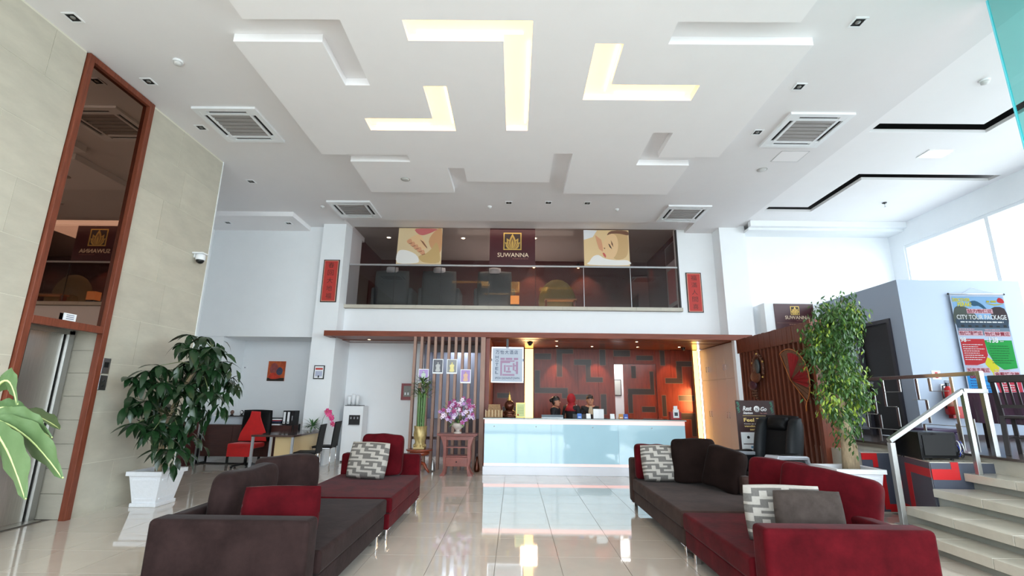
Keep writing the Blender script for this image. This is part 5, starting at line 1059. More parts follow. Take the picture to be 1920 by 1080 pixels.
# foreground plant at the left
fp = thing('frangipani_plant', 'bright green broad leaved plant at the near left edge', 'potted plant', (-2.5, 2.25, 0))
obj('pot', MB().lathe([(.13, 0), (.17, .02), (.2, .36), (.22, .38), (.19, .38), (.18, .34)], 24, (-2.55, 2.25, 0)), mat('grey_pot', (170, 168, 164), .7), fp)
obj('soil', MB().lathe([(.18, .33), (.17, .345)], 20, (-2.55, 2.25, 0)), soil, fp)
obj('trunk', MB().tube([(-2.55, 2.25, .33), (-2.53, 2.25, .8), (-2.47, 2.22, 1.22), (-2.42, 2.2, 1.38)], [.03, .028, .024, .018], 10), mat('grey_green_stem', (120, 130, 96), .7), fp)
def bigleaf(base, tip, W_, arch, side, stalk=.1):
    """broad leaf from base to tip, arching upwards; side = direction across the blade"""
    base, tip, side = Vector(base), Vector(tip), Vector(side).normalized(); ax = tip-base; nrm = side.cross(ax).normalized()
    if nrm.z < 0: nrm = -nrm
    n = 14; m_ = 5; v = []; f = []; k = 2*m_+1
    mid = lambda t_: base+ax*t_+Vector((0, 0, 1))*arch*math.sin(PI*t_)
    for i in range(n+1):
        t_ = stalk+(1-stalk)*i/n; q_ = (t_-stalk)/(1-stalk); w_ = W_*(max(0, math.sin(PI*min(1, q_**.85)))**.62)*(.55+.45*min(1, q_*1.7))+.002
        for j in range(-m_, m_+1):
            q = j/m_; v.append(mid(t_)+side*q*w_/2*(1+.05*math.sin(i*1.7+(j > 0)*2))+nrm*(.10*w_*abs(q)+.006*math.sin(i*1.6+j*.8)*abs(q)))
    for i in range(n):
        for j in range(2*m_): a = i*k+j; f.append((a, a+1, a+k+1, a+k))
    o = obj('leaf', MB().add(v, f, 0, True), leaf_br, fp, fix=False)
    vm = MB().tube([mid(i/12)+nrm*.003 for i in range(13)], [.0075-.0003*i for i in range(13)], 6); obj('leaf_rib', vm, leaf_vein, o)
hb = (-2.42, 2.2, 1.385)
for tip, W_, arch, side in (((-2.06, 2.2, 1.29), .13, .03, (.3, -.35, 1)), ((-1.955, 2.18, 1.125), .15, .055, (.75, -.4, .9)), ((-2.02, 2.1, 1.055), .18, .05, (.9, -.35, .55)), ((-2.30, 2.12, 1.03), .20, .04, (1, -.2, .15)), ((-2.25, 2.2, 1.43), .13, .13, (.5, -.5, 1)), ((-2.27, 2.3, 1.39), .09, .03, (.2, -.6, 1)),
    ((-2.75, 2.2, 1.25), .14, .06, (.2, -1, .3)), ((-2.7, 2.5, 1.3), .13, .05, (1, .4, .2)), ((-2.6, 1.85, 1.2), .13, .05, (1, -.4, .2)), ((-2.4, 2.6, 1.3), .13, .05, (1, 0, .1)), ((-2.5, 2.25, 1.75), .12, .0, (1, .2, 0))): bigleaf(hb, tip, W_, arch, side)

# ================================================================== TIMBER SCREEN, FAN, MASK, MASSAGE CHAIR, STANDEE
sn = thing('timber_screen', 'tall walnut slatted screen wall beside the massage chair', 'screen', (4.95, 9.0, 0))
obj('backing_board', B(5.04, 7.86, 0, 5.06, 10.5, 2.5), mat('dark_red_backing', (70, 26, 22), .6), sn)
ys_s = [7.92+k*.144 for k in range(18)]
for k, y in enumerate(ys_s): obj('slat', B(4.90, y, 0, 5.03, y+.055, 2.5), wood_scr, sn, bev=.003)
for k in range(36): obj('top_board', B(4.89+random.uniform(-.004, .004), 7.86+k*.0735, 2.501, 4.97, 7.86+k*.0735+.07, 2.80+random.uniform(-.006, .006)), wood_scr, sn)
obj('top_rail', B(4.975, 7.86, 2.501, 5.05, 10.5, 2.78), wood_scr, sn)
obj('end_board', B(4.86, 7.78, 0, 5.10, 7.85, 2.82), wood_red, sn, bev=.003)
# fan
fn = thing('paper_fan', 'large red and gold folding fan hanging on the timber screen', 'fan', (4.85, 8.4, 1.6))
fr_ = mat('fan_red_silk', (138, 10, 20), .7, noise_amt=.15, scale=12); fg_ = mat('fan_gold_lace', (100, 64, 42), .6, noise_amt=.5, scale=60)
piv = Vector((4.82, 8.41, 1.85)); R_ = .78; a0, a1, ns_ = math.radians(118), math.radians(-43), 30
def fpt(a, r, k): return (4.85-.03*(k % 2)-.02, piv.y-r*math.cos(a) if False else piv.y-r*math.cos(a), piv.z+r*math.sin(a))
for k in range(ns_):
    b0 = a0+(a1-a0)*k/ns_; b1 = a0+(a1-a0)*(k+1)/ns_
    g = (k < 5 or k > 24 or 13 <= k <= 16)
    for r0, r1, m_ in ((.04, .47, fg_ if g else fr_), (.471, .53, fg_)):
        v = [fpt(b0, r0, k), fpt(b1, r0, k+1), fpt(b1, r1, k+1), fpt(b0, r1, k)]; v2 = [(q[0]+.004, q[1], q[2]) for q in v]
        obj('fan_fold' if m_ is fr_ else 'fan_gold_fold', MB().add(v+v2, [(3, 2, 1, 0), (4, 5, 6, 7), (0, 1, 5, 4), (1, 2, 6, 5), (2, 3, 7, 6), (3, 0, 4, 7)]), m_, fn)
gl = mat('fan_gilt_edge', (196, 120, 60), .4, .3)
obj('gilt_edge', MB().tube([fpt(a0+(a1-a0)*k/60, .535+.006*(k % 2), 1) for k in range(61)], .007, 6), gl, fn)
for b in (a0, a1): obj('guard_stick', MB().tube([fpt(b, .0, 1), fpt(b, .53, 1)], .006, 6), gl, fn)
obj('tassel', MB().tube([fpt(a1, .53, 1), (4.8, 8.05, 1.42), (4.8, 8.06, 1.34)], [.005, .01, .014], 8), gl, fn)
mk = thing('carved_mask', 'ornate dark gold carved mask on the far end of the timber screen', 'mask', (4.85, 9.85, 1.6)); mkm = mat('dark_gilt_carving', (96, 62, 48), .45, .3, noise_amt=.5, scale=40, bump=.5)
obj('mask_face', MB().ball((4.82, 9.55, 2.16), (.045, .09, .15), 18), mat('mask_face', (52, 58, 60), .4), mk)
obj('halo', MB().tube([(4.85, 9.57+.19*math.cos(a), 2.14+.24*math.sin(a)) for a in [PI*(-.2+1.4*k/18) for k in range(19)]], .028, 8), mkm, mk)
for k in range(17):
    a = PI*(-.25+1.5*k/16); obj('halo_boss', MB().ball((4.84, 9.57+.22*math.cos(a), 2.14+.27*math.sin(a)), .022, 8), gold_d if k % 4 == 0 else mkm, mk)
obj('jewelled_band', MB().ball((4.825, 9.66, 1.96), (.04, .20, .12), 16), mkm, mk)
for k in range(12): obj('band_boss', MB().ball((4.83, 9.50+.03*k, 1.98+.06*math.sin(k*2.1)), .018, 6), gold_d if k % 5 == 0 else mkm, mk)
obj('collar', MB().ball((4.82, 9.80, 1.80), (.04, .17, .09), 14), mat('purple_gilt', (62, 30, 48), .5, noise_amt=.4, scale=30), mk)
for k in range(10): obj('tassel_bead', MB().ball((4.85, 9.74+(k % 3)*.07, 1.70-.05*(k//3)), .03, 8), mkm, mk)
# massage chair
mc = thing('massage_chair', 'black massage chair with silver sides beside the timber screen', 'massage chair', (3.75, 7.75, 0))
Ms = Matrix.Translation((3.68, 7.45, 0)) @ Euler((0, 0, -1.0)).to_matrix().to_4x4()
Mb = Ms @ Matrix.Translation((0, .42, .42)) @ Euler((-.30, 0, 0)).to_matrix().to_4x4()
obj('backrest', MB().pillow(.54, .90, .24, 16, 6, M=Mb), blk_lea, mc)
for sx in (-1, 1): obj('back_wing', MB().pillow(.18, .84, .34, 10, 4, M=Mb @ Matrix.Translation((sx*.25, -.06, .01))), mat('charcoal_shell', (20, 23, 26), .55, spec=.25), mc)
obj('head_pad', MB().pillow(.32, .22, .2, 10, 4, M=Mb @ Matrix.Translation((0, -.10, .62))), blk_lea, mc)
obj('seat', MB().box(-.27, -.3, .2, .27, .3, .46, M=Ms), blk_lea, mc, bev=.05); obj('foot_rest', MB().box(-.25, -.56, .08, .25, -.33, .50, M=Ms), blk_lea, mc, bev=.05)
obj('base', MB().box(-.3, -.25, 0, .3, .4, .2, M=Ms), black, mc, bev=.02)
for sx in (-1, 1):
    pts = [(-.36, .12), (.42, .12), (.46, .5), (.40, .66), (-.30, .70), (-.40, .6)]
    Ma = Ms @ Matrix.Translation((sx*.36, 0, 0)); s_ = obj('side_panel', MB().prism(pts, 0, -.07, .07, M=Ma), black, mc, bev=.03)
    obj('armrest_shell', MB().prism([(-.42, .60), (-.32, .70), (.41, .66), (.47, .50), (.50, .52), (.46, .70), (.40, .715), (-.34, .76), (-.46, .64)], 0, -.10, .10, M=Ma), grey_pl, mc, bev=.015)
    obj('shell_foot', MB().prism([(-.38, .0), (.42, .0), (.46, .11), (-.36, .11)], 0, -.08, .08, M=Ma), grey_pl, mc, bev=.01)
    obj('arm_cushion', MB().box(-.06, -.3, .0, .06, .3, .05, M=Ma @ Matrix.Translation((0, 0, .70))), blk_lea, mc, bev=.02)
# standee
sd_ = thing('notice_standee', 'dark brown rest station notice board behind the massage chair', 'notice board', (4.08, 8.4, 0))
bm2 = mat('standee_brown', (52, 30, 30), .4); Y = 8.3
obj('board', B(3.76, Y, .66, 4.40, Y+.02, 1.50), bm2, sd_); 
for x in (3.80, 4.34): obj('leg', B(x, Y+.021, 0, x+.03, Y+.045, 1.45), black, sd_)
obj('foot', B(3.78, Y-.15, 0, 4.38, Y+.2, .02), black, sd_)
wl_ = mat('standee_white', (226, 226, 226), .5); yl_ = mat('standee_gold', (224, 196, 120), .5)
text('Rest', 3.87, 1.33, 4.02, 1.405, Y-.001, wl_, sd_, shear=.25, bold=.02); text('Go', 4.17, 1.325, 4.27, 1.395, Y-.001, wl_, sd_, shear=.25, bold=.02)
obj('logo_disc', MB().lathe([(.05, 0), (.05, .001)], 20, M=Matrix.Translation((4.105, Y-.0002, 1.36)) @ Euler((PI/2, 0, 0)).to_matrix().to_4x4()), wl_, sd_); text('N', 4.08, 1.335, 4.13, 1.385, Y-.0016, bm2, sd_, shear=.2, bold=.02)
text('Station', 3.87, 1.275, 4.03, 1.315, Y-.001, wl_, sd_, shear=.25, bold=.015); text('by café', 4.16, 1.28, 4.27, 1.30, Y-.001, mat('standee_pink', (190, 130, 130), .5), sd_)
obj('rule_line', B(3.86, Y-.002, 1.245, 4.28, Y-.0003, 1.249), yl_, sd_)
text('Feel Tired', 3.87, 1.15, 4.32, 1.21, Y-.001, yl_, sd_, bold=.02); text('Come to experience our', 3.87, 1.105, 4.32, 1.125, Y-.001, wl_, sd_, bold=.01); text('vending massage', 3.87, 1.055, 4.32, 1.095, Y-.001, yl_, sd_, bold=.015); text('service here', 3.96, 1.01, 4.28, 1.045, Y-.001, yl_, sd_, bold=.015)
obj('white_panel', B(3.80, Y-.002, .70, 4.34, Y-.0003, .98), mat('standee_pale', (200, 204, 206), .5), sd_)
for x in (3.92, 4.10, 4.26): obj('panel_icon', MB().lathe([(.024, 0), (.024, .001)], 10, M=Matrix.Translation((x, Y-.0022, .90)) @ Euler((PI/2, 0, 0)).to_matrix().to_4x4()), blk_m, sd_)
obj('panel_bar', B(3.83, Y-.0035, .785, 4.31, Y-.0022, .80), bm2, sd_); obj('panel_logo', B(3.95, Y-.0035, .725, 4.05, Y-.0022, .76), mat('standee_blue', (90, 130, 160), .5), sd_)
for sx, x in ((0, 3.76), (1, 4.32)):
    for k in range(6): obj('leaf_print', MB().prism(smoothp([(x+.01+.02*(k % 3), 1.47-.03*k), (x+.04+.015*(k % 3), 1.48-.03*k), (x+.05, 1.45-.03*k), (x+.02, 1.44-.03*k)], 2), 1, Y-.002, Y-.0003), mat('standee_green', (52, 104, 84), .5), sd_)
# spa sign on the low block
s2 = thing('spa_sign', 'maroon sign board with lotus emblem above the timber screen', 'sign', (6.4, 10.77, 2.95)); Y = 10.78
obj('board', B(5.97, Y, 2.70, 6.87, Y+.018, 3.69), maroon, s2); emblem(s2, 6.44, 3.53, Y-.0005, .20, gold_d, pm('emblem_dark', (50, 30, 24)))
text('SUWANNA', 6.20, 3.33, 6.76, 3.41, Y-.001, MATS['pale_gold_letter'], s2, bold=.006); scrawl(6.45, 3.29, 6.76, 3.305, Y-.001, MATS['dim_letter'], s2)
obj('rule_line', B(6.0, Y-.002, 3.24, 6.84, Y-.0003, 3.244), pm('dim_gold', (150, 110, 90)), s2); scrawl(6.28, 3.20, 6.62, 3.218, Y-.001, pm('dim_gold', (150, 110, 90)), s2)
scrawl(6.1, 3.10, 6.8, 3.118, Y-.001, MATS['pale_gold_letter'], s2); scrawl(6.2, 3.06, 6.66, 3.076, Y-.001, MATS['pale_gold_letter'], s2); obj('bottom_band', B(5.98, Y-.002, 2.72, 6.86, Y-.0003, 3.0), pm('slate_band', (60, 50, 64)), s2)

# ================================================================== RAILING
rl = thing('stair_railing', 'stainless steel railing of the platform and the steps', 'railing', (5.8, 6.0, 0))
def sqb(nm, a, b, w_=.05): return obj(nm, MB().bar(a, b, w_, w_), steel_r, rl, bev=.003)
sqb('platform_rail', (5.80, 6.06, 1.86), (5.80, 9.6, 1.86)); sqb('newel_post', (5.80, 6.03, .88), (5.80, 6.03, 1.885), .055)
sqb('inner_post', (5.45, 5.92, .68), (5.45, 5.92, 1.615)); sqb('lower_post', (4.35, 5.75, .17), (4.35, 5.75, 1.04), .055)
sqb('stair_rail', (4.33, 5.75, 1.06), (5.44, 5.93, 1.635)); sqb('short_rail', (5.45, 5.93, 1.64), (5.80, 5.99, 1.64))
obj('base_plate', MB().box(4.29, 5.69, .17, 4.42, 5.81, .178), steel_r, rl)
def fl_(y, z0, z1, x=5.80): obj('baluster', B(x-.006, y-.02, z0, x+.006, y+.02, z1), steel_r, rl)
def hr_(y0, y1, z, x=5.80): obj('thin_rod', MB().tube([(x, y0, z), (x, y1, z)], .005, 6), steel_r, rl)
for y, a, b in ((9.1, .9, 1.84), (8.6, 1.1, 1.84), (8.09, 1.10, 1.79), (8.29, .9, 1.09), (7.86, 1.32, 1.63), (7.80, 1.09, 1.30), (7.85, .9, 1.09), (7.64, 1.43, 1.83), (7.43, 1.14, 1.42), (7.32, 1.65, 1.83), (7.0, 1.54, 1.83), (6.88, 1.22, 1.53), (6.78, 1.65, 1.83), (6.99, .9, 1.20), (6.44, .9, 1.83), (6.47, 1.02, 1.23), (6.24, 1.03, 1.30), (6.24, .9, 1.03)): fl_(y, a, b)
for a, b, z in ((7.86, 8.6, 1.31), (7.64, 7.43, 1.43), (7.0, 6.88, 1.535), (7.0, 7.12, 1.535), (6.78, 6.5, 1.65), (6.99, 6.24, 1.20), (7.85, 8.6, 1.09), (7.85, 7.4, 1.09), (7.32, 7.64, 1.65)): hr_(a, b, z)
# ================================================================== PLATFORM THINGS
sp_ = thing('subwoofer', 'black box loudspeaker standing on the ledge by the steps', 'loudspeaker', (5.30, 6.4, .80)); obj('cabinet', B(5.06, 6.22, .82, 5.52, 6.62, 1.135), mat('gloss_black', (9, 9, 12), .2, spec=.3), sp_, bev=.008); obj('grille_cloth', B(5.1, 6.212, .86, 5.48, 6.219, 1.10), blk_m, sp_)
for x, y in ((5.1, 6.26), (5.46, 6.26), (5.1, 6.58), (5.46, 6.58)): obj('foot', MB().lathe([(.02, 0), (.02, .02)], 8, (x, y, .80)), black, sp_)
t = thing('cable_bundle', 'tangle of blue and white cables beside the black loudspeaker', 'cables', (5.62, 6.4, .80))
for k in range(7):
    cc = Vector((5.64+random.uniform(-.03, .03), 6.35+random.uniform(-.05, .05), .92+random.uniform(-.03, .04))); r = random.uniform(.03, .075)
    obj('cable_loop', MB().tube([cc+Vector((r*math.cos(q*PI/6)*.5, r*math.cos(q*PI/6), r*math.sin(q*PI/6))) for q in range(13)], .006, 6), [black, mat('blue_cable', (50, 80, 190), .4), white_pl][k % 3], t)
obj('plug', B(5.66, 6.20, .885, 5.73, 6.24, .905), white_pl, t)
t = thing('purple_stool', 'low dark purple upholstered box stool behind the loudspeaker', 'stool', (6.05, 7.2, .88)); pu = mat('purple_vinyl', (58, 38, 72), .45)
obj('box_seat', B(5.86, 6.95, .88, 6.22, 7.35, 1.08), pu, t, bev=.02); obj('seat_pad', B(5.85, 6.94, 1.081, 6.23, 7.36, 1.14), pu, t, bev=.02)
tb_ = thing('dining_table', 'table on the platform under a purple cloth', 'table', (7.3, 6.7, .88)); obj('table_top', B(6.72, 6.25, 1.60, 8.2, 7.2, 1.635), wood_dk, tb_)
for x, y in ((6.8, 6.33), (8.1, 6.33), (6.8, 7.12), (8.1, 7.12)): obj('leg', B(x-.03, y-.03, .88, x+.03, y+.03, 1.60), black_w, tb_)
def cloth(x0, y0, x1, y1, zt_, drop, m, lb):
    v = []; f = []; N = []; 
    def edge(p0, p1, n):
        for i in range(n): q = i/n; N.append((p0[0]+(p1[0]-p0[0])*q, p0[1]+(p1[1]-p0[1])*q))
    edge((x0, y0), (x1, y0), 26); edge((x1, y0), (x1, y1), 16); edge((x1, y1), (x0, y1), 26); edge((x0, y1), (x0, y0), 16)
    cx, cy = (x0+x1)/2, (y0+y1)/2; n = len(N); v.append((cx, cy, zt_))
    for x, y in N: v.append((x, y, zt_))
    for lvl in (1, 2, 3):
        for i, (x, y) in enumerate(N):
            d = Vector((x-cx, y-cy)).normalized(); w_ = .012*lvl*math.sin(i*1.35)+.006*lvl; v.append((x+d.x*w_, y+d.y*w_, zt_-drop*lvl/3))
    for i in range(n): f.append((0, 1+i, 1+(i+1) % n))
    for l in range(3):
        for i in range(n): a = 1+l*n+i; b = 1+l*n+(i+1) % n; f.append((a, a+n, b+n, b))
    return tag(obj('tablecloth', MB().add(v, f, 0, False), m), lb, 'tablecloth')
cloth(6.70, 6.23, 8.22, 7.22, 1.642, .42, mat('plum_cloth', (84, 56, 78), .7, noise_amt=.12, scale=3, sheen=.3), 'plum purple cloth draped over the platform table')
dc = None
def dchair(loc, rz, lb):
    global dc
    if dc is None:
        dc = thing('dining_chair', lb, 'chair', (0, 0, 0), 'dark wooden platform chairs', world=False)
        obj('seat', B(-.22, -.21, .43, .22, .22, .47), black_w, dc, bev=.012)
        for x in (-.2, .2):
            obj('leg', MB().bar((x, -.19, .43), (x, -.2, 0), .04), black_w, dc); obj('leg', MB().bar((x, .20, .47), (x, .26, 0), .045), black_w, dc); obj('back_post', MB().bar((x, .20, .47), (x*1.03, .28, .93), .045), black_w, dc)
        obj('top_rail', MB().bar((-.24, .285, .91), (.24, .285, .91), .035, .09), black_w, dc, bev=.01); obj('lower_rail', MB().bar((-.2, .225, .58), (.2, .225, .58), .025, .04), black_w, dc)
        for k in range(5): obj('back_slat', MB().bar((-.13+k*.065, .228, .60), (-.13+k*.065, .282, .87), .014, .022), black_w, dc)
        obj('stretcher', MB().bar((-.2, 0, .2), (.2, 0, .2), .025), black_w, dc)
        for x in (-.2, .2): obj('stretcher', MB().bar((x, -.19, .2), (x, .23, .2), .025), black_w, dc)
        dc.location = loc; dc.rotation_euler = (0, 0, rz)
    else: dup(dc, loc, rz, lb)
dchair((6.30, 6.02, .88), PI*.5+.55, 'dark wooden slat back chair beside the railing post')
dchair((7.3, 5.95, .88), PI, 'dark wooden chair at the near side of the platform table')
fe = thing('fire_extinguisher', 'red fire extinguisher hung on the box room wall', 'fire extinguisher', (7.5, 8.45, 1.27)); cx, cy = 7.52, 8.44
obj('cylinder', MB().lathe([(.075, 1.30), (.09, 1.32), (.09, 1.68), (.075, 1.73), (.035, 1.76), (.03, 1.78)], 20, (cx, cy, 0)), red_pl, fe)
obj('valve', MB().box(cx-.02, cy-.02, 1.78, cx+.02, cy+.02, 1.83).box(cx-.03, cy-.02, 1.83, cx+.09, cy+.02, 1.845).box(cx-.03, cy-.02, 1.86, cx+.09, cy+.02, 1.872), black, fe)
obj('hose', MB().tube([(cx-.03, cy, 1.80), (cx-.10, cy-.02, 1.78), (cx-.12, cy-.03, 1.65), (cx-.11, cy-.03, 1.40)], .012, 8), black, fe)
obj('label_band', MB().lathe([(.0915, 1.44), (.0915, 1.58)], 20, (cx, cy, 0)), mat('extinguisher_label', (206, 150, 130), .4), fe); obj('bracket', B(cx-.03, 8.53, 1.7, cx+.03, 8.549, 1.82), white_pl, fe)
t = thing('extinguisher_box', 'small red cabinet under the fire extinguisher', 'box', (7.62, 8.5, 1.2)); obj('box_body', B(7.54, 8.46, 1.24, 7.76, 8.549, 1.44), red_pl, t, bev=.005); obj('yellow_mark', B(7.63, 8.457, 1.30, 7.66, 8.4595, 1.38), mat('yellow_mark', (230, 190, 60), .5), t)
t = thing('extinguisher_sign', 'small red and white sign above the fire extinguisher', 'sign', (7.44, 8.53, 1.93)); obj('plate', B(7.38, 8.54, 1.90, 7.53, 8.549, 2.05), white_pl, t); obj('red_symbol', B(7.43, 8.537, 1.92, 7.48, 8.5395, 2.03), red_pl, t)
# ================================================================== CITY TOUR BANNER
bn = thing('tour_banner', 'tall colourful city tour package banner on the box room wall', 'banner', (8.4, 8.5, 1.25)); Y = 8.50; bx0, bx1, bz0, bz1 = 7.93, 8.90, 1.22, 3.44
def bc(n_, c): return mat('banner_'+n_, tuple(q*.66 for q in c), .75, spec=.15)
def BX(a, b, c, d): return (bx0+a*.97, bz0+b*2.22, bx0+c*.97, bz0+d*2.22)
def rect(a, b, c, d, m, l, nm='print_block'): q = BX(a, b, c, d); obj(nm, B(q[0], Y-.0004-l*.0006, q[1], q[2], Y-.0002, q[3]), m, bn)
def poly(pts, m, l, k=3, nm='print_shape'): P2 = [(bx0+a*.97, bz0+b*2.22) for a, b in pts]; obj(nm, MB().prism(smoothp(P2, k) if k else P2, 1, Y-.0004-l*.0006, Y-.0002), m, bn)
def btx(s_, a, b, c, d, m, l=5, bold=.01, sh=0):
    q = BX(a, b, c, d); text(s_, q[0], q[1], q[2], q[3], Y-.0002-l*.0006, m, bn, bold=bold, shear=sh, depth=.0006)
obj('banner_sheet', B(bx0, Y, bz0, bx1, Y+.003, bz1), bc('pale_sky', (206, 220, 244), ), bn)
for z in (bz1, bz0): obj('batten', MB().tube([(bx0-.02, Y, z), (bx1+.02, Y, z)], .012, 8), alu if z == bz1 else blk_m, bn)
for x in (bx0-.02, bx1+.02): obj('batten_cap', MB().ball((x, Y, bz1), .018, 8), black, bn)
obj('hanging_cord', MB().tube([(bx0+.2, Y, bz1), (8.40, Y+.03, bz1+.13), (bx1-.1, Y, bz1)], .003, 5), grey_pl, bn)
wht = bc('white', (250, 250, 250)); yw = bc('yellow', (236, 224, 40)); rd = bc('red', (206, 36, 44)); gn = bc('green', (22, 166, 66)); blu = bc('blue', (48, 160, 236)); rdp = bc('rose', (206, 44, 70)); dkk = bc('dark', (40, 44, 50)); pkk = bc('pink', (240, 190, 200)); nvy = bc('navy', (40, 50, 130)); drd = bc('deep_red', (150, 24, 50))
rect(.02, .70, .98, .98, bc('sky', (150, 196, 240)), 0); poly([(.02, .86), (.12, .90), (.3, .88), (.42, .82), (.45, .75), (.02, .74)], bc('rock', (84, 92, 84)), 1); poly([(.34, .93), (.45, .945), (.58, .91), (.66, .86), (.6, .87), (.5, .90), (.4, .90)], bc('dome_blue', (40, 90, 120)), 1); poly([(.72, .88), (.97, .88), (.98, .74), (.74, .76)], bc('temple', (60, 46, 50)), 1)
rect(.02, .72, .98, .79, bc('slate', (56, 76, 96)), 2); rect(.02, .66, .98, .72, bc('dusk', (120, 140, 160)), 1)
for k in range(7): rect(.1+k*.13, .725, .16+k*.13, .745-.003*(k % 3), dkk, 3)
btx('DISCOVER', .03, .935, .36, .965, yw, 5, .03, .1); btx('PERAK!', .11, .895, .37, .93, yw, 5, .03, .1); btx('Muhibah', .66, .925, .86, .95, bc('olive_gold', (190, 180, 60)), 5, .01, .2) if False else scrawl(bx0+.64, bz0+2.06, bx0+.84, bz0+2.10, Y-.003, bc('olive_gold', (190, 180, 60)), bn)
poly([(.86, .94), (.9, .97), (.97, .96), (.99, .93), (.92, .925)], rd, 3); poly([(.64, .925), (.8, .905), (.98, .92), (.8, .915)], bc('olive_gold', (190, 180, 60)), 3)
rect(.26, .838, .74, .876, pkk, 3); btx('給力怡保遊', .27, .842, .73, .873, drd, 6, .02)
btx('CITY TOUR PACKAGE', .05, .788, .97, .826, wht, 6, .012); scrawl(bx0+.1, bz0+1.69, bx1-.1, bz0+1.715, Y-.003, wht, bn)
# four coloured fields
poly([(.03, .42), (.03, .63), (.47, .63), (.48, .50), (.40, .44), (.25, .42)], rd, 2, 0); poly([(.47, .62), (.97, .62), (.97, .40), (.72, .385), (.58, .43), (.49, .52)], gn, 2, 0); poly([(.44, .49), (.52, .47), (.64, .40), (.58, .34), (.52, .30), (.5, .36), (.40, .43)], yw, 1, 0)
poly([(.02, .10), (.02, .335), (.46, .335), (.52, .27), (.54, .16), (.50, .04), (.1, .04)], blu, 2, 0); poly([(.50, .32), (.97, .32), (.97, .07), (.56, .07), (.56, .2)], rdp, 2, 0)
for a, b, s_, w_ in ((.03, .66, '怡保精選遊', .44), (.50, .655, '怡保特賣遊', .47), (.04, .365, '城市產業遊', .42), (.52, .335, '金寶瑤之旅', .46)):
    rect(a, b-.004, a+w_, b+.036, pkk, 4); btx(s_, a+.01, b, a+w_-.01, b+.032, drd, 6, .02); scrawl(bx0+(a+.02)*.97, bz0+(b+.044)*2.22, bx0+(a+.3)*.97, bz0+(b+.052)*2.22, Y-.003, pkk, bn)
btx('98', .03, .605, .14, .643, wht, 6, .03); btx('138', .56, .60, .72, .643, wht, 6, .03); btx('88', .07, .315, .21, .355, drd, 6, .03); btx('188', .60, .28, .76, .325, wht, 6, .03)
for a, b, c in ((.15, .61, wht), (.75, .605, wht), (.22, .315, drd), (.78, .285, wht)): btx('/pax', a, b, a+.07, b+.014, c, 6)
btx('RM', .51, .605, .55, .616, wht, 6); btx('RM', .55, .285, .59, .297, wht, 6)
for k in range(8):
    scrawl(bx0+.05, bz0+(.58-k*.017)*2.22, bx0+.05+random.Random(k).uniform(.25, .38), bz0+(.586-k*.017)*2.22, Y-.003, wht, bn); scrawl(bx0+.52, bz0+(.57-k*.019)*2.22, bx0+.55+random.Random(k+9).uniform(.25, .36), bz0+(.576-k*.019)*2.22, Y-.003, bc('dark_green', (16, 110, 50)), bn)
for k in range(10):
    scrawl(bx0+.06, bz0+(.295-k*.02)*2.22, bx0+.08+random.Random(k+20).uniform(.2, .38), bz0+(.301-k*.02)*2.22, Y-.003, nvy, bn); scrawl(bx0+.58, bz0+(.262-k*.018)*2.22, bx0+.6+random.Random(k+30).uniform(.2, .34), bz0+(.268-k*.018)*2.22, Y-.003, wht, bn)
btx('TO', .08, .035, .18, .06, yw, 6, .03); btx('PERAK', .62, .03, .93, .058, yw, 6, .03); poly([(.1, -.0), (.1, .02), (.35, .03), (.4, .0)], bc('orange', (220, 130, 70)), 4, 0)
for k, x in enumerate((.52, .6, .68, .76)): poly([(x, .0), (x+.05, .0), (x+.05, .04), (x+.025, .055), (x, .04)], [wht, rd, wht, bc('orange', (220, 130, 70))][k], 4)

# ================================================================== PEOPLE BEHIND THE COUNTER
skin_m = mat('warm_skin', (176, 122, 96), .6); hair_m = mat('black_hair', (22, 16, 16), .5, noise_amt=.3, scale=50); suit = mat('black_uniform', (24, 23, 26), .8, noise_amt=.1, scale=30)
def skinobj(name, V, E, R, m, parent, root=0, lvl=1):
    me = bpy.data.meshes.new(name); me.from_pydata(V, E, []); me.materials.append(m); me.update()
    o = bpy.data.objects.new(name, me); C.objects.link(o); par(o, parent)
    sk_ = o.modifiers.new('skin', 'SKIN'); sk_.use_smooth_shade = True
    if not me.skin_vertices: me.attributes.new('x', 'FLOAT', 'POINT')
    sv = me.skin_vertices[0].data if me.skin_vertices else None
    for i, r in enumerate(R):
        rr = r if isinstance(r, tuple) else (r, r); sv[i].radius = rr; sv[i].use_root = (i == root)
    q = o.modifiers.new('subd', 'SUBSURF'); q.levels = lvl; q.render_levels = lvl; return o
